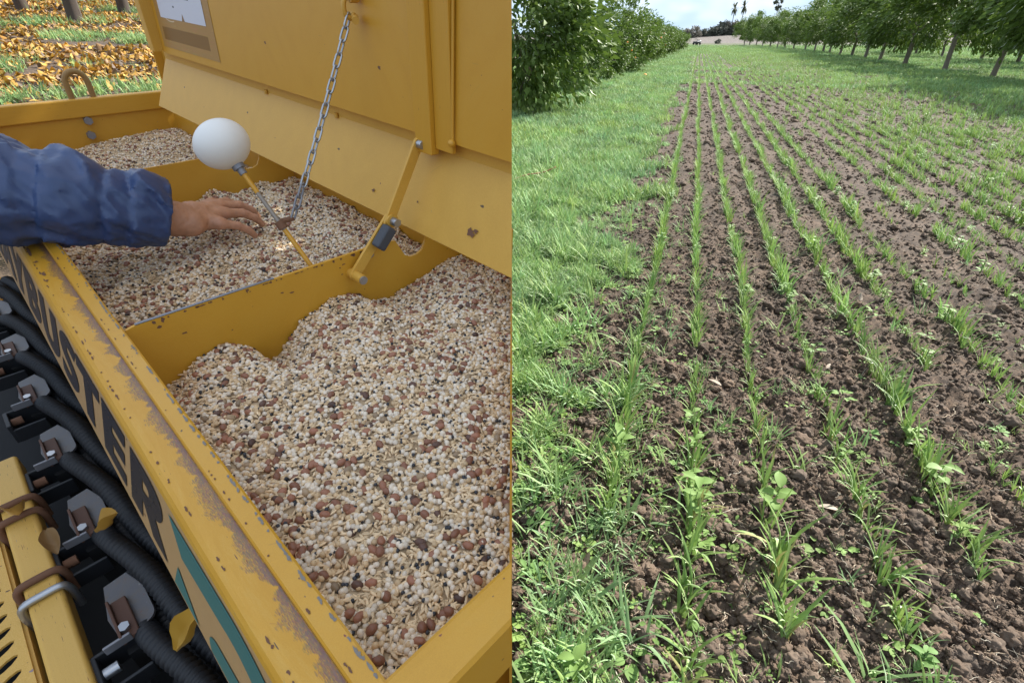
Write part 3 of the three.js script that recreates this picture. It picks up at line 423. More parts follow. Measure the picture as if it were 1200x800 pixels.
const drill = drillGroup('seed_drill');
tag(drill, 'yellow seed drill hopper with raised lid, black lettering and heaped seed', 'seed drill');
{
  // front rail: bright lip, dusty top, lettered side
  mesh('rim_lip', alongU([[0, 0.001], [-0.003, 0.003], [-0.024, -0.004], [-0.0262, -0.008], [-0.0262, -0.04], [-0.006, -0.04], [-0.006, -0.6], [0, -0.6]], -0.045, 3.4), Y.rim, drill);
  mesh('rail_top', alongU([[-0.0265, -0.014], [-0.058, -0.013], [-0.066, -0.0145], [-0.072, -0.018], [-0.0765, -0.024], [-0.0795, -0.032], [-0.074, -0.034], [-0.0265, -0.036]], -0.05, 3.4), Y.rail, drill);
  const side = mesh('side_panel', alongU([[-0.0795, -0.0322], [-0.1165, -0.196], [-0.1175, -0.204], [-0.108, -0.206], [-0.073, -0.0345]], -0.05, 3.4), Y.panel, drill);
  // lettering on the side panel: a printed sheet 1 mm proud of it
  const sheet = (u0, u1, t0, t1, tex, name) => { const a = [-0.0795, -0.0322], b = [-0.1165, -0.196], nx = -0.976, ny = 0.216, k = 0.0011, P = (t, u) => [mixN(a[0], b[0], t) + nx * k, mixN(a[1], b[1], t) + ny * k, -u]; const pos = [...P(t1, u1), ...P(t1, u0), ...P(t0, u0), ...P(t0, u1)]; const g = geoFrom(pos, [0, 1, 2, 0, 2, 3], [0, 0, 1, 0, 1, 1, 0, 1]); mesh(name, g, new THREE.MeshPhysicalMaterial({ map: tex, alphaTest: 0.5, roughness: 0.6, side: THREE.DoubleSide }), side); };
  sheet(0.44, 2.1, 0.04, 0.9, canvasTex(2048, 256, (c, w, h) => {
    c.clearRect(0, 0, w, h); c.fillStyle = '#1b1d27'; c.font = 'bold 300px sans-serif'; c.strokeStyle = '#1b1d27'; c.lineWidth = 16; c.lineJoin = 'miter'; c.textBaseline = 'alphabetic'; const m = c.measureText('HAYBUSTER').width;
    c.save(); c.transform(w / m * 0.975, 0, -0.25, 1.08, 28, 244); c.fillText('HAYBUSTER', 0, 0); c.strokeText('HAYBUSTER', 0, 0); c.restore();
    const R = rng(8); c.globalCompositeOperation = 'destination-out'; for (let i = 0; i < 420; i++) { c.beginPath(); c.ellipse(R() * w, R() * h, 1 + 5 * R() * R(), 0.8 + 2 * R(), R() * 3, 0, 6.3); c.fill(); }
  }), 'lettering');
  sheet(-0.02, 0.42, 0.03, 0.97, canvasTex(1024, 384, (c, w, h) => {
    c.clearRect(0, 0, w, h); c.strokeStyle = '#2f6b68'; c.fillStyle = '#2f6b68'; c.lineCap = 'butt';
    c.beginPath(); c.moveTo(30, 20); c.lineTo(520, 6); c.bezierCurveTo(720, 10, 900, 90, 960, 200); c.bezierCurveTo(1010, 290, 1015, 350, 1000, 384); c.lineTo(760, 384); c.bezierCurveTo(800, 330, 790, 300, 760, 290); c.lineTo(640, 384); c.lineTo(330, 384); c.bezierCurveTo(300, 330, 330, 290, 400, 284); c.lineTo(680, 270); c.bezierCurveTo(740, 262, 730, 200, 660, 160); c.bezierCurveTo(600, 130, 520, 116, 440, 130); c.lineTo(120, 150); c.closePath(); c.fill();
    c.beginPath(); c.moveTo(0, 384); c.lineTo(60, 250); c.lineTo(230, 384); c.closePath(); c.fill();
  }), 'emblem');
  // paint worn through along the edges
  { const R = rng(55), bare = std(0.20, 0.175, 0.15, 0.6), worn = (n, u0, u1, v, w, wid, tiltN, mat, parent, name) => { const l = []; for (let i = 0; i < n; i++) { const u = mixN(u0, u1, R()), len = (0.003 + 0.022 * R() * R() * R()) * wid / 0.0026, k = 11, sh = new THREE.Shape(); for (let j = 0; j < k; j++) { const a = j / k * 6.283, x = Math.cos(a) * len * (0.6 + 0.6 * R()), y = Math.sin(a) * wid * (0.3 + 0.8 * R()); j ? sh.lineTo(x, y) : sh.moveTo(x, y); } const g = new THREE.ShapeGeometry(sh); g.rotateX(-Math.PI / 2); g.rotateY(Math.PI / 2); g.rotateZ(tiltN); g.translate(v + (R() - 0.5) * wid * 0.6, w + 0.0007 + i * 0.000004, -u); l.push(g); } return mesh(name, l, mat, parent); };
    const lip = drill.children.find((c) => c.name === 'rim_lip'), rail = drill.children.find((c) => c.name === 'rail_top');
    worn(170, 0.0, 2.2, -0.0052, 0.0023, 0.0022, 0.32, bare, lip, 'worn_edge');
    worn(30, 0.0, 2.0, -0.020, -0.0026, 0.0016, 0.32, rust, lip, 'rust_spot');
    worn(46, 0.0, 1.7, -0.0645, -0.0141, 0.0020, 0.2, rust, rail, 'rust_spot');
    worn(16, 1.15, 1.7, -0.060, -0.0131, 0.0045, 0.1, rust, rail, 'rust_patch'); }
  mesh('hopper_skin', [alongU([[-0.07, -0.2], [0.22, -0.72], [0.58, -0.72], [0.58, -0.7], [0.23, -0.7], [-0.06, -0.2]], 0.45, 3.3), alongU([[-0.07, -0.2], [0.13, -0.58], [0.14, -0.57], [-0.06, -0.2]], 0.0, 0.449)], black, drill);
  // near end, slanting end panel, far end, back
  const nearEnd = (outline, v0, v1) => { const g = alongU(outline.map(([a, b]) => [a, b]), v0, v1); g.rotateY(-Math.PI / 2); return g; };
  mesh('near_end_wall', (() => { const pr = [[0, 0.001], [0.004, 0.003], [0.012, 0.0], [0.044, -0.006], [0.048, -0.012], [0.05, -0.11], [0.046, -0.11], [0.044, -0.03], [0.006, -0.03], [0.006, -0.6], [0, -0.6]]; const pos = [], uv = []; const P = ([a, b], end) => end ? V(endV(-a, b) - 0.001, b, a) : V(-0.0268, b, a); let s = 0; for (let i = 0; i < pr.length; i++) { const j = (i + 1) % pr.length, L = Math.hypot(pr[j][0] - pr[i][0], pr[j][1] - pr[i][1]); const q = [P(pr[i], 0), P(pr[i], 1), P(pr[j], 1), P(pr[i], 0), P(pr[j], 1), P(pr[j], 0)]; q.forEach((p, k) => { pos.push(p.x, p.y, p.z); uv.push(p.x, s + (k === 2 || k > 3 ? L : 0)); }); s += L; } const g = new THREE.BufferGeometry(); g.setAttribute('position', new THREE.BufferAttribute(new Float32Array(pos), 3)); g.setAttribute('uv', new THREE.BufferAttribute(new Float32Array(uv), 2)); g.computeVertexNormals(); return g; })(), Y.rim, drill);
  mesh('end_panel', (() => { const c = []; for (const t of [-0.0035, 0]) for (const [u, w] of [[-0.05, -0.62], [0.68, -0.62], [0.68, -0.02], [0.3, -0.06], [-0.0, -0.06], [-0.05, -0.012]]) c.push(V(endV(u, w) + t * 0.7, w, -u + t * 0.7)); const pos = [], uv = [], face = [[0, 1, 2, 3, 4, 5], [11, 10, 9, 8, 7, 6]]; const add = (a, b, d) => [a, b, d].forEach((k) => { pos.push(c[k].x, c[k].y, c[k].z); uv.push(c[k].z, c[k].y); }); for (const f of face) for (let i = 1; i < 5; i++) add(f[0], f[i], f[i + 1]); for (let i = 0; i < 6; i++) { const j = (i + 1) % 6; add(i, j, j + 6); add(i, j + 6, i + 6); } const g = new THREE.BufferGeometry(); g.setAttribute('position', new THREE.BufferAttribute(new Float32Array(pos), 3)); g.setAttribute('uv', new THREE.BufferAttribute(new Float32Array(uv), 2)); g.computeVertexNormals(); return g; })(), Y.wall, drill);
  const farWall = mesh('far_end_wall', [acrossV([[-0.02, -0.09], [0.9, -0.09], [0.9, -0.6], [-0.02, -0.6]], 3.34, 0.006), box(0.94, 0.088, 0.05, 0.43, -0.045, -3.345, 0.008)], Y.wall, drill);
  for (const [v, w] of [[0.456, -0.105], [0.444, -0.175]]) mesh('bolt', rod(D(3.337, v, w), D(3.31, v, w), 0.02, 6), dullSteel, farWall);
  mesh('lifting_loop', (() => { const p = []; for (let i = 0; i <= 16; i++) { const a = Math.PI * i / 16; p.push(D(3.35, 0.478 - Math.cos(a) * 0.046, 0.07 + Math.sin(a) * 0.05)); } return [tube([D(3.35, 0.432, -0.02), ...p, D(3.35, 0.524, -0.02)], 0.014, 40, 8)]; })(), std(0.28, 0.16, 0.05, 0.6), drill);
  mesh('back_wall', alongU([[0.86, 0.03], [0.866, 0.03], [0.866, -0.6], [0.86, -0.6]], 0.655, 3.33), Y.wall, drill);
  mesh('hopper_floor', alongU([[-0.003, -0.59], [0.864, -0.59], [0.864, -0.6], [-0.003, -0.6]], 0.70, 3.33), Y.wall, drill);
  // partitions
  const part = [[0.002, -0.004], [0.02, 0.0], [0.612, 0.0], [0.632, -0.006], [0.645, -0.03], [0.658, -0.056], [0.675, -0.066], [0.70, -0.066], [0.718, -0.058], [0.73, -0.035], [0.735, -0.004], [0.857, -0.004], [0.857, -0.585], [0.002, -0.585]];
  const p1 = mesh('partition', acrossV(part, 0.869, 0.007), Y.wall, drill); p1.userData.label = 'near partition with a notched corner and linkage pin';
  { const R = rng(57), l = []; for (let i = 0; i < 46; i++) { const v = 0.02 + 0.58 * R(), L = 0.002 + 0.007 * R() * R(), h = 0.0015 + 0.006 * R() * R(), k = 8, sh = new THREE.Shape(); for (let j = 0; j < k; j++) { const a = j / k * 6.283, X = v + Math.cos(a) * L * (0.5 + 0.7 * R()), Y2 = -0.003 + Math.sin(a) * h * (0.4 + 0.8 * R()) - h * 0.4; j ? sh.lineTo(X, Y2) : sh.moveTo(X, Y2); } const g = new THREE.ShapeGeometry(sh); g.translate(0, -(R() < 0.2 ? 0.05 * R() : 0), -0.869 + 0.0042); l.push(g); } mesh('rust_spot', l, rust, p1); }
  mesh('worn_edge', alongU([[0.02, 0.0008], [0.30, 0.0008], [0.30, 0.0022], [0.02, 0.0022]], 0.8655, 0.8725), dullSteel, p1);
  mesh('partition', acrossV(part.map(([a, b]) => [a, b]), 1.91, 0.007), Y.wall, drill);
  // the lid
  const lidPanel = mesh('lid', [alongU([[0.722, 0.258], [0.729, 0.258], [0.765, 1.0], [0.758, 1.0]], 0, 2.66, true), alongU([[0.7294, 0.258], [0.752, 0.258], [0.752, 0.262], [0.7296, 0.262]], 0, 2.66, true)], Y.lid, drill);
  mesh('flange', alongU([[0.66, 0.032], [0.6625, 0.029], [0.7535, 0.219], [0.7535, 0.2565], [0.749, 0.2565], [0.749, 0.222]], 0, 2.76, true), Y.flange, lidPanel);
  mesh('side_return', [box(0.055, 0.74, 0.006, 0.715, 0.632, -2.664), box(0.006, 0.74, 0.05, 0.69, 0.632, -2.692)], Y.flange, lidPanel);
  mesh('end_plate', [box(0.02, 0.95, 0.22, 0.80, 0.50, -2.83), box(0.06, 0.95, 0.008, 0.785, 0.50, -2.945)], Y.lid, lidPanel);
  mesh('rib', [box(0.026, 0.80, 0.062, 0.7185, 0.62, -0.815, 0.003), box(0.012, 0.78, 0.062, 0.7245, 0.625, -0.752, 0.002)], Y.lid, lidPanel);
  mesh('pivot_rod', [rod(D(0.716, 0.716, 0.262), D(0.716, 0.748, 0.95), 0.0035, 8), new THREE.SphereGeometry(0.009, 12, 8).translate(0.713, 0.262, -0.716)], Y.lid, lidPanel);
  for (const u of [1.28, 1.74]) mesh('stud', rod(D(u, 0.744, 0.218), D(u, 0.744, 0.232), 0.006, 8), Y.flange, lidPanel);
  const chip = (pts, u, t, s, seed) => { const R = rng(seed), n = 14, sh = new THREE.Shape(); for (let i = 0; i < n; i++) { const a = i / n * 6.283, q = s * (0.45 + 0.75 * R()); const x = Math.cos(a) * q * 1.3, y = Math.sin(a) * q; i ? sh.lineTo(x, y) : sh.moveTo(x, y); } const g = new THREE.ShapeGeometry(sh); g.rotateY(-Math.PI / 2); g.rotateZ(-0.446); const b = [mixN(0.66, 0.749, t), mixN(0.032, 0.222, t)]; g.translate(b[0] - 0.0024, b[1] + 0.0011, -u); return g; };
  mesh('bare_patch', [chip(0, 0.62, 0.26, 0.0125, 3), chip(0, 0.605, 0.3, 0.006, 5), chip(0, 1.02, 0.25, 0.006, 6), chip(0, 0.83, 0.34, 0.003, 9)], rust, lidPanel);
  const onLid = (u0, u1, w0, w1, k, tex, name, rough = 0.5, extra = {}) => { const vw = (w) => 0.722 + 0.0485 * (w - 0.258) - k; const g = geoFrom([vw(w0), w0, -u1, vw(w0), w0, -u0, vw(w1), w1, -u0, vw(w1), w1, -u1], [0, 1, 2, 0, 2, 3], [0, 0, 1, 0, 1, 1, 0, 1]); return mesh(name, g, new THREE.MeshPhysicalMaterial({ map: tex, roughness: rough, side: THREE.DoubleSide, ...extra }), lidPanel); };
  const R = rng(66);
  onLid(2.03, 2.62, 0.285, 0.66, 0.0012, canvasTex(512, 320, (c, w, h) => { c.fillStyle = '#a8814a'; c.fillRect(0, 0, w, h); for (let i = 0; i < 900; i++) { c.fillStyle = `rgba(${150 + R() * 50},${110 + R() * 50},${70 + R() * 40},0.25)`; c.fillRect(R() * w, R() * h, 6 + R() * 40, 1 + R() * 3); } c.fillStyle = '#7d5a2a'; c.fillRect(30, 255, w - 90, 40); c.strokeStyle = '#d8c8b0'; c.lineWidth = 3; c.beginPath(); c.moveTo(60, 215); c.quadraticCurveTo(110, 240, 170, 232); c.stroke(); }), 'packing_tape', 0.28);
  onLid(2.09, 2.57, 0.395, 0.64, 0.0022, canvasTex(512, 300, (c, w, h) => { c.fillStyle = '#cfd0d8'; c.fillRect(0, 0, w, h); c.strokeStyle = '#4a5358'; c.lineWidth = 5; c.strokeRect(60, 30, w - 160, 150); c.fillStyle = '#5a6468'; for (let i = 0; i < 6; i++) c.fillRect(90, 50 + i * 20, 180 + R() * 90, 6); c.lineWidth = 7; c.beginPath(); c.moveTo(70, 196); c.lineTo(380, 208); c.stroke(); c.fillStyle = '#3d4347'; c.beginPath(); c.ellipse(190, 246, 9, 4, 0, 0, 6.3); c.fill(); c.fillStyle = '#8a6c4a'; c.beginPath(); c.moveTo(258, 300); c.lineTo(275, 268); c.lineTo(290, 300); c.fill(); }), 'paper_notice', 0.55);
  mesh('chain_hook', [rod(D(1.066, 0.728, 0.53), D(1.066, 0.705, 0.53), 0.014, 8), tube([D(1.066, 0.705, 0.535), D(1.066, 0.69, 0.52), D(1.066, 0.69, 0.495), D(1.066, 0.705, 0.485), D(1.066, 0.712, 0.497)], 0.006, 20, 6), rod(D(1.075, 0.72, 0.487), D(1.04, 0.70, 0.482), 0.009, 8)], Y.flange, lidPanel);
  // folding lid stay
  const bar = (a, b, th, wd, u) => { const d = V(b[0] - a[0], b[1] - a[1], 0), L = d.length(), s = new THREE.Shape(), r = wd / 2; s.moveTo(0, -r); s.lineTo(L, -r); s.absarc(L, 0, r, -Math.PI / 2, Math.PI / 2, false); s.lineTo(0, r); s.absarc(0, 0, r, Math.PI / 2, Math.PI * 1.5, false); const g = new THREE.ExtrudeGeometry(s, { depth: th, bevelEnabled: true, bevelSize: 0.001, bevelThickness: 0.001, bevelSegments: 1 }); g.rotateZ(Math.atan2(d.y, d.x)); g.translate(a[0], a[1], -u - th / 2); return g; };
  const stay = mesh('lid_stay', [bar([0.49, -0.05], [0.607, 0.068], 0.006, 0.026, 0.848), bar([0.60, 0.062], [0.7085, 0.238], 0.006, 0.026, 0.838)], Y.flange, drill);
  mesh('pivot_pin', rod(D(0.868, 0.49, -0.05), D(0.81, 0.49, -0.05), 0.0125, 14), Y.flange, stay);
  mesh('pin_end', rod(D(0.8098, 0.49, -0.05), D(0.806, 0.49, -0.05), 0.0108, 14), steel, stay);
  mesh('rubber_grip', box(0.062, 0.03, 0.03, 0, 0, 0, 0.006).rotateZ(0.80).translate(0.574, 0.034, -0.826), std(0.055, 0.06, 0.072, 0.6), stay);
  mesh('washer', rod(D(0.838, 0.607, 0.068), D(0.828, 0.607, 0.068), 0.017, 16), Y.flange, stay); mesh('bolt', rod(D(0.828, 0.607, 0.068), D(0.808, 0.607, 0.068), 0.011, 6), steel, stay);
  mesh('bolt', rod(D(0.834, 0.7085, 0.238), D(0.816, 0.7085, 0.238), 0.012, 6), steel, stay); mesh('nut', rod(D(0.868, 0.545, -0.012), D(0.85, 0.545, -0.012), 0.010, 6), dullSteel, stay);

  // frame under the rail: toolbar, step, hoses, opener brackets
  const bm = mesh('toolbar', box(0.066, 0.066, 1.72, -0.348, -0.633, -0.64, 0.010), Y.beam, drill);
  const ub = (u, m) => { const p = [D(u, -0.305, -0.68), D(u, -0.305, -0.61), D(u, -0.312, -0.594), D(u, -0.348, -0.590), D(u, -0.384, -0.594), D(u, -0.3915, -0.61), D(u, -0.3915, -0.70)]; mesh('u_bolt', tube(p, 0.0085, 40, 8), m, bm); };
  [[0.50, rust], [0.93, steel], [0.985, rust], [1.22, rust], [1.28, rust]].forEach(([u, m]) => ub(u, m));
  // tread plate step with slotted holes
  { const sh = new THREE.Shape([[-0.68, -0.22], [-0.405, -0.22], [-0.405, 1.42], [-0.68, 1.42]].map(([a, b]) => new THREE.Vector2(a, b)));
    for (let i = 0; i < 39; i++) for (let k = 0; k < 3; k++) { const y = -0.18 + i * 0.041, x = -0.445 - k * 0.085, h = new THREE.Path(); h.absellipse(x, y, 0.026, 0.0095, 0, 6.2832, true, 0.45); if (y < 1.38) sh.holes.push(h); }
    const g = new THREE.ExtrudeGeometry(sh, { depth: 0.006, bevelEnabled: false, curveSegments: 5 }); g.rotateX(-Math.PI / 2); g.translate(0, -0.642, 0); mesh('tread_step', [g, box(0.008, 0.06, 1.64, -0.403, -0.675, -0.60)], Y.beam, drill); }
  // corrugated seed hoses
  const hose = (pts, r) => { const c = new THREE.CatmullRomCurve3(pts), L = c.getLength(), n = Math.round(L / 0.004), g = new THREE.TubeGeometry(c, n, r, 12), p = g.attributes.position, cp = c.getSpacedPoints(n); for (let i = 0; i <= n; i++) { const k = 1 + 0.17 * Math.cos(i * Math.PI / 2); for (let j = 0; j <= 12; j++) { const q = i * 13 + j; p.setXYZ(q, cp[i].x + (p.getX(q) - cp[i].x) * k, cp[i].y + (p.getY(q) - cp[i].y) * k, cp[i].z + (p.getZ(q) - cp[i].z) * k); } } g.computeVertexNormals(); return g; };
  for (let k = 0; k < 7; k++) { const u = 0.70 + k * 0.345; mesh('seed_hose', hose([D(u + 0.08, -0.225, -0.66), D(u - 0.05, -0.205, -0.60), D(u - 0.22, -0.165, -0.585), D(u - 0.5, -0.125, -0.60), D(u - 0.72, -0.05, -0.60)], 0.022), rubber, drill); }
  for (let k = 0; k < 7; k++) { const u = 0.9 + k * 0.345; mesh('seed_hose', hose([D(u, -0.16, -0.68), D(u - 0.3, -0.11, -0.66), D(u - 0.7, -0.07, -0.67), D(u - 0.9, 0.0, -0.62)], 0.023), rubber, drill); }
  for (let k = 0; k < 8; k++) { const u = 0.55 + k * 0.345; mesh('seed_hose', hose([D(u + 0.05, -0.20, -0.70), D(u - 0.12, -0.185, -0.66), D(u - 0.4, -0.14, -0.655), D(u - 0.65, -0.085, -0.63)], 0.019), rubber, drill); }
  mesh('under_frame', [box(0.05, 0.05, 3.4, -0.04, -0.80, -1.6), box(0.05, 0.30, 3.4, -0.19, -0.98, -1.6), box(0.03, 0.03, 3.3, -0.075, -0.5, -1.6), box(0.56, 0.006, 2.9, -0.36, -0.80, -1.25)], black, drill);
  // opener brackets
  for (let k = -1; k < 6; k++) {
    const u = 0.69 + k * 0.345, b = new THREE.Group(); b.name = 'opener_bracket'; drill.add(b);
    mesh('channel', [box(0.012, 0.07, 0.085, -0.312, -0.65, -u + 0.01, 0.003), box(0.105, 0.07, 0.008, -0.262, -0.65, -u - 0.03, 0.003), box(0.085, 0.05, 0.008, -0.268, -0.66, -u + 0.05, 0.003)], std(0.014, 0.015, 0.018, 0.55), b);
    const sh = new THREE.Shape(); sh.moveTo(-0.035, -0.075); sh.lineTo(0.028, -0.075); sh.absarc(0.02, -0.055, 0.02, -Math.PI / 2, 0, false); sh.lineTo(0.04, 0.02); sh.lineTo(0.02, 0.085); sh.lineTo(-0.03, 0.09); sh.lineTo(-0.045, 0.0); sh.closePath(); const h = new THREE.Path(); h.absellipse(0.008, -0.05, 0.011, 0.016, 0, 6.28, true); sh.holes.push(h);
    const g = new THREE.ExtrudeGeometry(sh, { depth: 0.006, bevelEnabled: false }); g.rotateX(-Math.PI / 2); g.rotateZ(0.25); g.translate(-0.222, -0.615, -u - 0.10); mesh('grey_plate', g, greyPlate, b);
    mesh('strap', [box(0.030, 0.014, 0.11, -0.236, -0.604, -u - 0.065, 0.003), box(0.006, 0.03, 0.11, -0.2535, -0.600, -u - 0.065, 0.002)], rustPlate, b);
    mesh('clip', [box(0.05, 0.024, 0.006, -0.262, -0.598, -u - 0.012, 0.002)], dullSteel, b);
    mesh('nut', rod(D(u + 0.035, -0.243, -0.60), D(u + 0.035, -0.243, -0.586), 0.012, 6), steel, b);
    mesh('bolt', rod(D(u - 0.01, -0.305, -0.635), D(u - 0.01, -0.278, -0.635), 0.013, 6), k === 0 ? steel : rust, b);
    mesh('bolt', rod(D(u + 0.026, -0.215, -0.64), D(u + 0.012, -0.215, -0.64), 0.014, 6), rust, b);
    mesh('opener_arm', box(0.05, 0.5, 0.04, -0.235, -0.90, -u - 0.03), black, b);
  }
  for (let k = 0; k < 9; k++) mesh('hose_clip', rod(D(0.28 + k * 0.22, -0.10, -0.555), D(0.28 + k * 0.22, -0.10, -0.535), 0.005, 6), steel, drill);
  // ground wheels and axle carry the hopper
  for (const u of [1.1, 2.9]) { const c = toWorld(u, 0.42, -1.13), y0 = c.y - groundAt(c.x, c.z), r = (y0 + 0.02) / DRILL.s; const w = mesh('ground_wheel', new THREE.TorusGeometry(r - 0.1, 0.1, 12, 32), rubber, drill); w.position.copy(D(u, 0.42, -1.13)); mesh('rim', new THREE.CylinderGeometry(r - 0.16, r - 0.16, 0.08, 24).rotateX(Math.PI / 2), Y.beam, w); }
  mesh('axle', [box(0.06, 0.06, 2.3, 0.42, -1.13, -2.0), box(0.3, 0.45, 0.06, 0.42, -0.93, -1.3), box(0.3, 0.45, 0.06, 0.42, -0.93, -2.6)], black, drill);
}

// ---------------------------------------------------------------- seed heap
const P1 = [[0, -0.17], [0.035, -0.158], [0.09, -0.123], [0.16, -0.107], [0.205, -0.14], [0.235, -0.205], [0.27, -0.19], [0.33, -0.13], [0.43, -0.098], [0.49, -0.115], [0.53, -0.153], [0.60, -0.165], [0.70, -0.14], [0.8, -0.12], [0.9, -0.12]];
const prof = (v) => { for (let i = 1; i < P1.length; i++) if (v <= P1[i][0]) { const [a, b] = P1[i - 1], [c, d] = P1[i]; return mixN(b, d, (v - a) / (c - a)); } return -0.12; };
function seedW(u, v) {
  const n = 0.010 * n2(u * 5, v * 5) + 0.006 * n2(u * 13, v * 13);
  if (u < 0.869) { const k = sstep(0.60, 0.866, u), heap = -0.105 + 0.03 * Math.exp(-(((u - 0.35) / 0.3) ** 2 + ((v - 0.3) / 0.28) ** 2)); return mixN(heap, prof(v), k) + n * (1 - 0.7 * k); }
  if (u < 1.91) { const k = sstep(1.70, 1.905, u), a = -0.145 + 0.018 * Math.exp(-(((u - 1.4) / 0.3) ** 2 + ((v - 0.4) / 0.3) ** 2)), b = -0.138 + 0.016 * Math.cos((v - 0.53) * 34) * Math.exp(-(((v - 0.53) / 0.2) ** 2)); return mixN(a, b, k) + n; }
  return -0.235 + 0.04 * sstep(0.3, 0.8, v) + n;
}
{
  const bin = (u0, u1, v1) => { const pos = [], idx = [], nu = 50, nv = 44; for (let i = 0; i <= nu; i++) for (let j = 0; j <= nv; j++) { const u = mixN(u0, u1, i / nu), vm = Math.min(v1, endV(u, -0.1) - 0.002), v = mixN(0.001, vm, j / nv); pos.push(...toWorld(u, v, seedW(u, v) - 0.004).toArray()); } for (let i = 0; i < nu; i++) for (let j = 0; j < nv; j++) { const p = i * (nv + 1) + j, q = p + nv + 1; idx.push(p, p + 1, q, q, p + 1, q + 1); } return geoFrom(pos, idx, new Array(pos.length / 3 * 2).fill(0)); };
  const under = std(0.50, 0.37, 0.23, 0.9);
  [[0.001, 0.864, 'near'], [0.874, 1.905, 'middle'], [1.915, 3.335, 'far']].forEach(([a, b, n]) => tag(mesh('seed_bed', bin(a, b, 0.858), under), `packed mixed seed filling the ${n} compartment of the hopper`, 'seed mix', null, 'stuff'));

  const R = rng(909), S = DRILL.s;
  const ball = (sx, sy, sz, dent, seg = 8) => { const g = new THREE.SphereGeometry(1, seg, Math.max(5, seg - 2)), p = g.attributes.position; for (let i = 0; i < p.count; i++) { let x = p.getX(i), y = p.getY(i), z = p.getZ(i); const q = 1 - dent * Math.exp(-((x * x) / 0.12 + (z - 0.9) * (z - 0.9) / 0.25)) + 0.05 * n3(x * 2, y * 2, z * 2); p.setXYZ(i, x * sx * q * S, y * sy * q * S, z * sz * q * S); } g.computeVertexNormals(); return g; };
  const grain = (() => { const pts = []; for (let i = 0; i <= 6; i++) { const t = i / 6; pts.push(new THREE.Vector2(Math.max(0.00005, 0.0024 * Math.pow(Math.sin(Math.PI * Math.pow(t, 0.85)), 0.75)) * S, (t - 0.5) * 0.0145 * S)); } const g = new THREE.LatheGeometry(pts, 6); g.scale(1, 1, 0.75); return g; })();
  const K = {
    bean: { geo: [ball(0.0092, 0.0058, 0.0066, 0.16, 10), ball(0.0084, 0.0062, 0.0068, 0.1, 10)], mat: std(1, 1, 1, 0.5), col: () => { const k = 0.65 + 0.6 * R(); return R() < 0.75 ? new THREE.Color(0.29 * k, 0.125 * k, 0.072 * k) : R() < 0.6 ? new THREE.Color(0.36 * k, 0.25 * k, 0.15 * k) : new THREE.Color(0.10 * k, 0.05 * k, 0.035 * k); }, up: 0.0018 },
    pea: { geo: [ball(0.0046, 0.0045, 0.0046, 0.05, 8), ball(0.0050, 0.0046, 0.0047, 0.08, 8)], mat: std(1, 1, 1, 0.55), col: () => { const k = 0.82 + 0.3 * R(), t = R(); return t < 0.66 ? new THREE.Color(0.75 * k, 0.64 * k, 0.505 * k) : new THREE.Color(0.62 * k, 0.44 * k, 0.25 * k); }, up: 0.0012 },
    grain: { geo: [grain], mat: std(1, 1, 1, 0.6), col: () => { const k = 0.75 + 0.4 * R(); return new THREE.Color(0.76 * k, 0.565 * k, 0.345 * k); }, up: 0.0008 },
    vetch: { geo: [ball(0.0032, 0.0031, 0.0031, 0.05, 6)], mat: std(1, 1, 1, 0.55), col: () => { const k = 0.6 + 0.8 * R(); return new THREE.Color(0.035 * k, 0.037 * k, 0.045 * k); }, up: 0.002 },
  };
  const items = { bean: [], pea: [], grain: [], vetch: [] }, camM = V(-0.09, 0.582, 0.236);
  const fill = (u0, u1, n, vmin = 0.002) => {
    for (let i = 0; i < n; i++) {
      const u = mixN(u0, u1, R()), v = mixN(vmin, 0.856, R()); if (v > endV(u, -0.1) - 0.004) continue;
      const mixv = clamp(0.5 + 0.45 * n2(u * 5 + 20, v * 5) + 0.35 * n2(u * 17, v * 17), 0, 1), t = R(), kind = t < 0.02 + 0.055 * mixv * mixv ? 'bean' : t < 0.26 + 0.24 * mixv ? 'pea' : t < 0.93 ? 'grain' : 'vetch';
      const w = seedW(u, v) + K[kind].up + (R() - 0.65) * 0.006, q = kind === 'grain';
      const e = new THREE.Euler(q ? Math.PI / 2 + (R() - 0.5) * 0.7 : R() * 6.28, R() * 6.28, q ? R() * 6.28 : (R() - 0.5) * 1.2, 'YXZ');
      items[kind].push({ p: toWorld(u, v, w), e, c: K[kind].col(), d: Math.hypot(u + 0.236, v + 0.09, w - 0.582), u, v });
    }
  };
  fill(0.004, 0.862, 30000); fill(0.876, 1.902, 30000); fill(1.92, 3.32, 16000, 0.05);
  items.grain.push(...[]);
  const names = { bean: ['brown_bean', 'rounded bean seed lying on the seed heap by the near hopper corner', 'bean seed', 'bean seeds on the near heap'], pea: ['pea_seed', 'small round pale pea lying on the seed heap by the near hopper corner', 'pea seed', 'pea seeds on the near heap'], grain: ['oat_grain', 'slender straw coloured oat grain on the seed heap by the near hopper corner', 'oat grain', 'oat grains on the near heap'] };
  const mats = new Map(), matFor = (k, c) => { const key = k + [c.r, c.g, c.b].map((x) => Math.round(x * 16)).join(); if (!mats.has(key)) mats.set(key, std(c.r, c.g, c.b, 0.55)); return mats.get(key); };
  const stuffLabel = { bean: 'brown bean seeds mixed all through the hopper', pea: 'round pale peas mixed all through the hopper', grain: 'straw coloured oat grains mixed all through the hopper', vetch: 'tiny black vetch seeds mixed all through the hopper' };
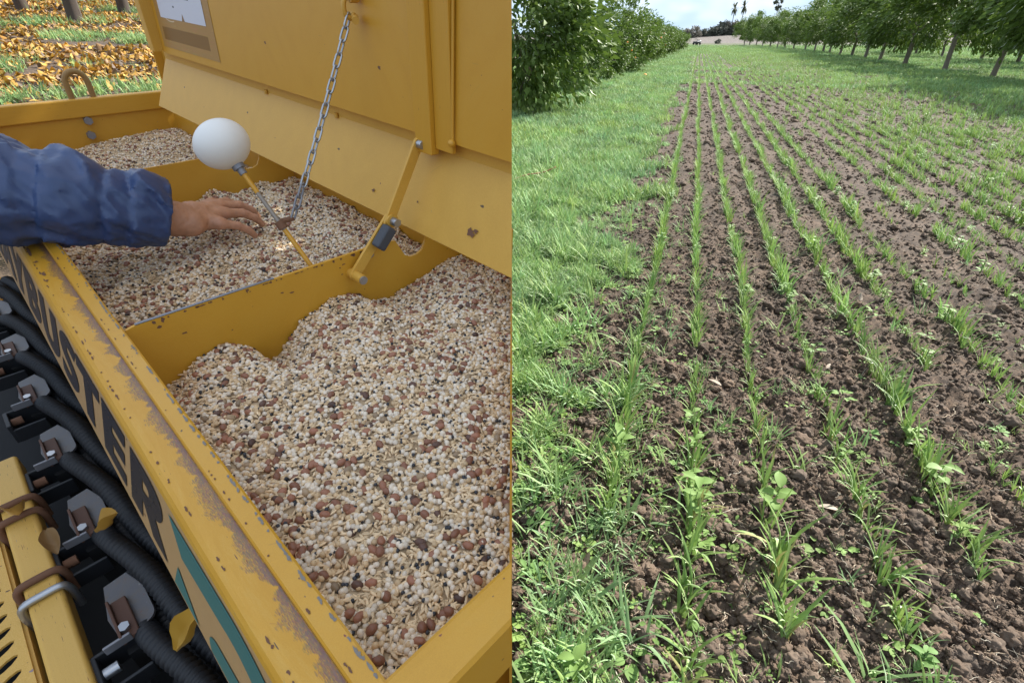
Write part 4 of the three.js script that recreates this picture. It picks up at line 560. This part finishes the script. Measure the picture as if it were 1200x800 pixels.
  for (const k of Object.keys(items)) {
    const list = items[k].sort((a, b) => a.d - b.d); let rest = list;
    if (names[k]) {
      const vis = list.filter((s) => s.v > 0.035 && s.u > 0.03 && s.v < endV(s.u, -0.1) - 0.01).slice(0, 300), set = new Set(vis); rest = list.filter((s) => !set.has(s));
      vis.forEach((s, i) => { const m = mesh(names[k][0], K[k].geo[i % K[k].geo.length], matFor(k, s.c)); m.position.copy(s.p); m.rotation.copy(s.e); tag(m, names[k][1], names[k][2], names[k][3]); });
    }
    K[k].geo.forEach((g, gi) => { const l = rest.filter((_, i) => i % K[k].geo.length === gi), im = new THREE.InstancedMesh(g, K[k].mat, l.length), o = new THREE.Object3D(); im.name = numbered({ bean: 'mixed_beans', pea: 'mixed_peas', grain: 'mixed_oats', vetch: 'mixed_vetch' }[k]); im.castShadow = im.receiveShadow = true; l.forEach((s, i) => { o.position.copy(s.p); o.rotation.copy(s.e); o.updateMatrix(); im.setMatrixAt(i, o.matrix); im.setColorAt(i, s.c); }); scene.add(im); tag(im, (gi ? 'slightly flatter ' : '') + stuffLabel[k], 'seed mix', null, 'stuff'); });
  }
}

// ---------------------------------------------------------------- float gauge, chain, dry leaves on the frame
const clampAt = [0.988, 0.393, 0.0665];
{
  const g = drillGroup('float_gauge'); tag(g, 'white plastic ball float on a yellow rod resting across the hopper', 'float gauge');
  const A = D(1.1, 0.346, 0.242), B = D(0.93, 0.416, -0.0226), d = B.clone().sub(A).normalize(), at = (t) => A.clone().addScaledVector(d, t), L = A.distanceTo(B);
  mesh('ball', new THREE.SphereGeometry(0.0615, 48, 32).scale(1, 0.88, 1).applyQuaternion(new THREE.Quaternion().setFromUnitVectors(V(0, 1, 0), d)).translate(A.x, A.y, A.z), std(0.74, 0.72, 0.68, 0.5, { clearcoat: 0.15, clearcoatRoughness: 0.5 }), g);
  mesh('socket', [rod(at(0.046), at(0.062), 0.0145, 20), rod(at(0.060), at(0.076), 0.010, 6)], dullSteel, g);
  mesh('rod', [rod(at(0.07), at(0.125), 0.0058, 12), rod(at(L * 0.70), at(L + 0.19), 0.0058, 12)], Y.rim, g); mesh('worn_sleeve', rod(at(0.124), at(L * 0.705), 0.0052, 12), std(0.30, 0.26, 0.22, 0.55, { metalness: 0.4 }), g);
  const c = at(L * 0.655); mesh('clamp', [rod(c.clone().addScaledVector(d, -0.008), c.clone().addScaledVector(d, 0.012), 0.0115, 14), box(0.034, 0.010, 0.016, c.x + 0.018, c.y + 0.006, c.z - 0.002, 0.003)], rust, g);
  const ch = drillGroup('lid_chain'); tag(ch, 'steel link chain hanging from the lid hook to the float rod', 'chain');
  const s = c.clone().add(V(0.033, 0.008, 0)), e = D(1.066, 0.700, 0.494), n = 17, sag = 0.012;
  const link = (() => { const p = [], a = 0.0105, r = 0.0068; for (let i = 0; i <= 8; i++) { const q = -Math.PI / 2 + Math.PI * i / 8; p.push(V(Math.cos(q) * r * 0 + Math.sin(q) * r, a + Math.cos(q) * r, 0)); } for (let i = 0; i <= 8; i++) { const q = Math.PI / 2 + Math.PI * i / 8; p.push(V(Math.sin(q) * r, -a + Math.cos(q) * r, 0)); } return new THREE.TubeGeometry(new THREE.CatmullRomCurve3(p, true), 36, 0.0026, 7, true); })();
  for (let i = 0; i < n; i++) { const t = (i + 0.5) / n, p = s.clone().lerp(e, t); p.y -= sag * 4 * t * (1 - t); const l = mesh('link', link, i < 3 ? dullSteel : steel, ch); l.position.copy(p); const dir = e.clone().sub(s).normalize(); l.quaternion.setFromUnitVectors(V(0, 1, 0), dir).multiply(new THREE.Quaternion().setFromAxisAngle(V(0, 1, 0), (i % 2) * 1.57 + 0.5)); l.scale.setScalar(e.distanceTo(s) / n / 0.0282); }
  const curl = (seed, L, W) => { const R = rng(seed), pos = [], idx = [], N = 8; for (let i = 0; i <= N; i++) { const t = i / N, w = W * Math.pow(Math.sin(Math.PI * (t * 0.94 + 0.03)), 0.7); for (let j = -2; j <= 2; j++) { const a = j * 0.55; pos.push(t * L + 0.004 * R(), 1.1 * w * (1 - Math.cos(a * 1.2)) + 0.5 * L * t * t + 0.1 * w * Math.sin(t * 9 + j), Math.sin(a * 1.2) * w * 0.55); } if (i < N) for (let j = 0; j < 4; j++) { const p = i * 5 + j, q = p + 5; idx.push(p, q, p + 1, p + 1, q, q + 1); } } return geoFrom(pos, idx, new Array(pos.length / 3 * 2).fill(0)); };
  const leaf = (u, v, w, yaw, L, W, col, label, roll = 0) => { const m = mesh('dry_leaf', curl(Math.round(u * 100), L, W), std(...col, 0.65, { transmission: 0.2, thickness: 0 })); m.position.copy(toWorld(u, v, w)); m.rotation.set(roll, yaw, 0.2); tag(m, label, 'dry leaf', 'dry leaves on the drill frame'); };
  leaf(1.24, -0.335, -0.590, -0.9, 0.075, 0.032, [0.60, 0.37, 0.09], 'yellow curled dry leaf lying on the toolbar by the u bolts');
  leaf(1.02, -0.30, -0.588, 2.4, 0.05, 0.028, [0.28, 0.16, 0.06], 'brown curled dry leaf at the edge of the toolbar');
  leaf(0.98, -0.215, -0.545, 0.4, 0.05, 0.035, [0.50, 0.28, 0.04], 'golden dry leaf caught among the hoses beside a grey plate');
  leaf(0.56, -0.18, -0.545, 1.0, 0.06, 0.04, [0.55, 0.32, 0.03], 'golden dry leaf resting on the hoses under the teal emblem');
}

// ---------------------------------------------------------------- the person reaching over the seed
function nets(f, lo, hi, cell, colour) { // smooth surface nets of a signed distance f(x, y, z)
  const nx = Math.ceil((hi[0] - lo[0]) / cell) + 1, ny = Math.ceil((hi[1] - lo[1]) / cell) + 1, nz = Math.ceil((hi[2] - lo[2]) / cell) + 1, val = new Float32Array(nx * ny * nz), at = (i, j, k) => (k * ny + j) * nx + i;
  for (let k = 0; k < nz; k++) for (let j = 0; j < ny; j++) for (let i = 0; i < nx; i++) val[at(i, j, k)] = f(lo[0] + i * cell, lo[1] + j * cell, lo[2] + k * cell);
  const id = new Int32Array(nx * ny * nz).fill(-1), pos = [], idx = [], E = [[0, 1], [2, 3], [4, 5], [6, 7], [0, 2], [1, 3], [4, 6], [5, 7], [0, 4], [1, 5], [2, 6], [3, 7]];
  for (let k = 0; k < nz - 1; k++) for (let j = 0; j < ny - 1; j++) for (let i = 0; i < nx - 1; i++) {
    const c = []; let m = 0; for (let b = 0; b < 8; b++) { c[b] = val[at(i + (b & 1), j + ((b >> 1) & 1), k + (b >> 2))]; if (c[b] < 0) m |= 1 << b; }
    if (m === 0 || m === 255) continue; let x = 0, y = 0, z = 0, n = 0;
    for (const [a, b] of E) if ((c[a] < 0) !== (c[b] < 0)) { const t = c[a] / (c[a] - c[b]); x += mixN(a & 1, b & 1, t); y += mixN((a >> 1) & 1, (b >> 1) & 1, t); z += mixN(a >> 2, b >> 2, t); n++; }
    id[at(i, j, k)] = pos.length / 3; pos.push(lo[0] + (i + x / n) * cell, lo[1] + (j + y / n) * cell, lo[2] + (k + z / n) * cell);
  }
  const quad = (a, b, c, d, flip) => { if (a < 0 || b < 0 || c < 0 || d < 0) return; if (flip) idx.push(a, b, c, a, c, d); else idx.push(a, c, b, a, d, c); };
  for (let k = 1; k < nz - 1; k++) for (let j = 1; j < ny - 1; j++) for (let i = 1; i < nx - 1; i++) { const s = val[at(i, j, k)] < 0;
    if (s !== val[at(i + 1, j, k)] < 0) quad(id[at(i, j - 1, k - 1)], id[at(i, j, k - 1)], id[at(i, j, k)], id[at(i, j - 1, k)], s);
    if (s !== val[at(i, j + 1, k)] < 0) quad(id[at(i - 1, j, k - 1)], id[at(i - 1, j, k)], id[at(i, j, k)], id[at(i, j, k - 1)], s);
    if (s !== val[at(i, j, k + 1)] < 0) quad(id[at(i - 1, j - 1, k)], id[at(i, j - 1, k)], id[at(i, j, k)], id[at(i - 1, j, k)], s); }
  const col = colour ? [] : null; if (col) for (let i = 0; i < pos.length; i += 3) col.push(...colour(pos[i], pos[i + 1], pos[i + 2]));
  return geoFrom(pos, idx, new Array(pos.length / 3 * 2).fill(0), col);
}
const cap = (p, a, b, ra, rb) => { const bx = b[0] - a[0], by = b[1] - a[1], bz = b[2] - a[2], px = p[0] - a[0], py = p[1] - a[1], pz = p[2] - a[2], h = clamp((px * bx + py * by + pz * bz) / (bx * bx + by * by + bz * bz), 0, 1); return Math.hypot(px - bx * h, py - by * h, pz - bz * h) - mixN(ra, rb, h); };
const smin = (a, b, k) => { const h = clamp(0.5 + 0.5 * (b - a) / k, 0, 1); return mixN(b, a, h) - k * h * (1 - h); };
{
  const person = new THREE.Group(); person.name = numbered('person'); scene.add(person);
  tag(person, 'person in a blue padded jacket reaching one open hand over the seed', 'person');
  // joints, metres
  const W = (u, v, w) => toWorld(u, v, w).toArray();
  const wrist = W(1.405, 0.262, -0.008), fore = W(1.375, 0.20, 0.012), palmA = W(1.425, 0.315, -0.022), heel = W(1.385, 0.30, -0.026);
  const F = { index: [[1.515, 0.402, -0.030], [1.535, 0.455, -0.042], [1.548, 0.488, -0.068], [1.556, 0.505, -0.096], 0.0108], middle: [[1.475, 0.412, -0.028], [1.485, 0.470, -0.042], [1.497, 0.508, -0.070], [1.503, 0.526, -0.100], 0.0112], ring: [[1.425, 0.402, -0.034], [1.432, 0.457, -0.050], [1.440, 0.494, -0.078], [1.446, 0.512, -0.104], 0.0108], little: [[1.378, 0.372, -0.044], [1.374, 0.416, -0.062], [1.374, 0.444, -0.086], [1.376, 0.458, -0.106], 0.0098] };
  const fingers = Object.values(F).map((f) => [f.slice(0, 4).map((q) => W(...q)), f[4]]), thumb = [[1.46, 0.30, -0.035], [1.53, 0.345, -0.06], [1.56, 0.395, -0.078], [1.565, 0.43, -0.088]].map((q) => W(...q));
  const handF = (x, y, z) => {
    const p = [x, y, z]; let d = cap(p, fore, wrist, 0.036, 0.031); d = smin(d, cap(p, wrist, palmA, 0.033, 0.031), 0.02); d = smin(d, cap(p, wrist, heel, 0.032, 0.030), 0.02);
    fingers.forEach(([q]) => { d = smin(d, cap(p, palmA, q[0], 0.024, 0.0155), 0.018); });
    let th = cap(p, thumb[0], thumb[1], 0.015, 0.0125); th = smin(th, cap(p, thumb[1], thumb[2], 0.0115, 0.0105), 0.004); th = smin(th, cap(p, thumb[2], thumb[3], 0.0105, 0.0085), 0.004); d = smin(d, th, 0.012);
    let fs = 1; fingers.forEach(([q, r]) => { let e = cap(p, q[0], q[1], r * 1.18, r); e = smin(e, cap(p, q[1], q[2], r * 1.03, r * 0.92), 0.003); e = smin(e, cap(p, q[2], q[3], r * 0.93, r * 0.78), 0.003); fs = Math.min(fs, e); });
    d = smin(d, fs, 0.007); return d + 0.0007 * n3(x * 90, y * 90, z * 90) + 0.0009 * n3(x * 40, y * 40, z * 40);
  };
  const all = [fore, wrist, palmA, heel, ...thumb, ...fingers.flatMap((f) => f[0])], lo = [0, 1, 2].map((k) => Math.min(...all.map((p) => p[k])) - 0.045), hi = [0, 1, 2].map((k) => Math.max(...all.map((p) => p[k])) + 0.045);
  const skin = (x, y, z) => { const n = 1 + 0.10 * n3(x * 30, y * 30, z * 30) + 0.05 * n3(x * 120, y * 120, z * 120), kn = fingers.reduce((m, [q]) => Math.max(m, Math.exp(-(((x - q[0][0]) ** 2 + (y - q[0][1]) ** 2 + (z - q[0][2]) ** 2) / 0.00012)), Math.exp(-(((x - q[1][0]) ** 2 + (y - q[1][1]) ** 2 + (z - q[1][2]) ** 2) / 0.00008))), 0); return [0.47 * n * (1 - 0.08 * kn), 0.24 * n * (1 - 0.24 * kn), 0.145 * n * (1 - 0.26 * kn)]; };
  const skinMat = new THREE.MeshPhysicalMaterial({ color: 0xffffff, vertexColors: true, roughness: 0.52, side: THREE.DoubleSide });
  const hand = nets(handF, lo, hi, 0.003, skin);
  // head, outside the picture
  const head = [-1.76, 1.80, -0.55], headF = (x, y, z) => { const p = [x, y, z]; let d = Math.hypot((x - head[0]) / 0.92, (y - head[1]) / 1.22, (z - head[2]) / 1.05) - 0.088; d = smin(d, cap(p, [head[0] + 0.02, head[1] - 0.06, head[2] - 0.035], [head[0] + 0.03, head[1] - 0.085, head[2] - 0.05], 0.05, 0.035), 0.03); d = smin(d, cap(p, [head[0] + 0.045, head[1] + 0.02, head[2] - 0.08], [head[0] + 0.058, head[1] - 0.022, head[2] - 0.103], 0.009, 0.013), 0.012); d = smin(d, cap(p, [head[0] - 0.02, head[1] - 0.1, head[2] + 0.01], [head[0] - 0.05, head[1] - 0.26, head[2] + 0.03], 0.055, 0.06), 0.03); for (const s of [-1, 1]) d = Math.min(d, Math.hypot((x - head[0] - s * 0.072 + 0.0), (y - head[1] + 0.005) / 1.6, (z - head[2] - s * 0.045)) - 0.018); return d; };
  const body = mesh('body', mergeGeometries([hand, nets(headF, [head[0] - 0.17, head[1] - 0.3, head[2] - 0.18], [head[0] + 0.17, head[1] + 0.16, head[2] + 0.18], 0.008, skin)]), skinMat, person);
  mesh('hair', nets((x, y, z) => { const d = Math.hypot((x - head[0] + 0.012) / 0.97, (y - head[1] - 0.016) / 1.24, (z - head[2] - 0.018) / 1.08) - 0.094; return Math.max(d, -(y - head[1] + 0.35 * (-(z - head[2])) * -1 + 0.02) - 0.0) + 0.003 * n3(x * 60, y * 60, z * 60); }, [head[0] - 0.14, head[1] - 0.15, head[2] - 0.14], [head[0] + 0.14, head[1] + 0.16, head[2] + 0.16], 0.008), std(0.05, 0.035, 0.025, 0.7), person);
  // padded sleeve and jacket
  const S = [[-0.79, 1.365, -1.15], [-0.85, 1.394, -1.10], [-0.96, 1.432, -1.045], [-1.06, 1.452, -1.0], [-1.24, 1.475, -0.93], [-1.55, 1.53, -0.72]], SR = [0.066, 0.078, 0.093, 0.102, 0.106, 0.108];
  const cumulative = [0]; for (let i = 1; i < S.length; i++) cumulative.push(cumulative[i - 1] + Math.hypot(...[0, 1, 2].map((k) => S[i][k] - S[i - 1][k])));
  const sleeveF = (x, y, z) => {
    const p = [x, y, z]; let d = 9, s = 0; for (let i = 0; i < S.length - 1; i++) { const a = S[i], b = S[i + 1], bb = [b[0] - a[0], b[1] - a[1], b[2] - a[2]], h = clamp(((x - a[0]) * bb[0] + (y - a[1]) * bb[1] + (z - a[2]) * bb[2]) / (bb[0] ** 2 + bb[1] ** 2 + bb[2] ** 2), i === 0 ? 0 : 0, 1), e = Math.hypot(x - a[0] - bb[0] * h, y - a[1] - bb[1] * h, z - a[2] - bb[2] * h) - mixN(SR[i], SR[i + 1], h); if (e < d) { d = e; s = mixN(cumulative[i], cumulative[i + 1], h); } }
    const baf = Math.abs(Math.sin((s + 0.02) / 0.115 * Math.PI)), puff = 0.019 * Math.pow(baf, 0.45);
    const q1 = x * 0.72 + y * 0.69, q2 = y * 0.72 - x * 0.69, wr = 0.022 * (0.42 - Math.abs(n3(q1 * 11, q2 * 3.2, z * 5))) + 0.012 * (0.42 - Math.abs(n3(x * 20 + y * 9, y * 9, z * 12 + 4))) + 0.006 * (0.42 - Math.abs(n3(q1 * 42, q2 * 14, z * 26)));
    d = d - puff + 0.010 - wr * (0.7 + 0.6 * s);
    // open cuff: cut square and hollowed
    const ax = [S[0][0] - S[1][0], S[0][1] - S[1][1], S[0][2] - S[1][2]], l = Math.hypot(...ax), q = ((x - S[0][0]) * ax[0] + (y - S[0][1]) * ax[1] + (z - S[0][2]) * ax[2]) / l; 
    d = Math.max(d, q - 0.012); const rr = Math.hypot(x - S[0][0] - ax[0] / l * q, y - S[0][1] - ax[1] / l * q, z - S[0][2] - ax[2] / l * q) - 0.046; d = Math.max(d, -Math.max(rr, -(q + 0.06))); return d;
  };
  const jacketM = std(0.034, 0.062, 0.155, 0.38, { sheen: 0.15, sheenColor: new THREE.Color(0.5, 0.6, 0.9), sheenRoughness: 0.4 });
  const torsoF = (x, y, z) => { const p = [x, y, z]; let d = smin(cap(p, [-1.80, 0.95, -0.50], [-1.80, 1.42, -0.50], 0.165, 0.155), cap(p, [-1.92, 1.50, -0.42], [-1.66, 1.50, -0.60], 0.085, 0.085), 0.09); d = smin(d, cap(p, [-1.80, 1.55, -0.51], [-1.79, 1.62, -0.52], 0.1, 0.075), 0.04); d = smin(d, cap(p, [-1.96, 1.47, -0.40], [-2.02, 1.2, -0.34], 0.09, 0.08), 0.05); d = smin(d, cap(p, [-2.02, 1.2, -0.34], [-1.96, 0.96, -0.42], 0.08, 0.065), 0.03); d = smin(d, cap(p, [-1.66, 1.50, -0.62], [-1.5, 1.515, -0.75], 0.095, 0.1), 0.05); return Math.max(d - 0.010 * Math.pow(Math.abs(Math.sin(y / 0.11 * Math.PI)), 0.5), 0.82 - y); };
  const jacket = mesh('jacket', mergeGeometries([nets(sleeveF, [-1.68, 1.22, -1.28], [-0.66, 1.68, -0.58], 0.006), nets(torsoF, [-2.2, 0.78, -0.85], [-1.4, 1.74, -0.18], 0.02)]), jacketM, person);
  // trousers and boots
  const legF = (x, y, z) => { const p = [x, y, z]; let d = 9; for (const s of [-1, 1]) { const hx = -1.80 + s * 0.08, hz = -0.50 - s * 0.055; d = Math.min(d, smin(cap(p, [hx, 0.92, hz], [hx + 0.02, 0.5, hz - 0.02], 0.105, 0.075), cap(p, [hx + 0.02, 0.5, hz - 0.02], [hx, 0.1, hz], 0.075, 0.062), 0.04)); } return smin(d, cap(p, [-1.87, 0.9, -0.45], [-1.73, 0.9, -0.55], 0.13, 0.13), 0.05); };
  mesh('trousers', nets(legF, [-2.05, 0.04, -0.75], [-1.55, 1.06, -0.25], 0.016), std(0.03, 0.035, 0.05, 0.8), person);
  for (const s of [-1, 1]) { const hx = -1.80 + s * 0.08, hz = -0.50 - s * 0.055, gy = groundAt(hx, hz); mesh('boot', nets((x, y, z) => Math.max(smin(cap([x, y, z], [hx, gy + 0.14, hz], [hx, gy + 0.05, hz], 0.058, 0.055), cap([x, y, z], [hx, gy + 0.045, hz], [hx + 0.11, gy + 0.035, hz - 0.12], 0.055, 0.045), 0.04), gy - 0.005 - y), [hx - 0.1, gy - 0.03, hz - 0.24], [hx + 0.24, gy + 0.25, hz + 0.1], 0.01), std(0.05, 0.035, 0.025, 0.7), person); }
}

renderer.render(scene, camera);
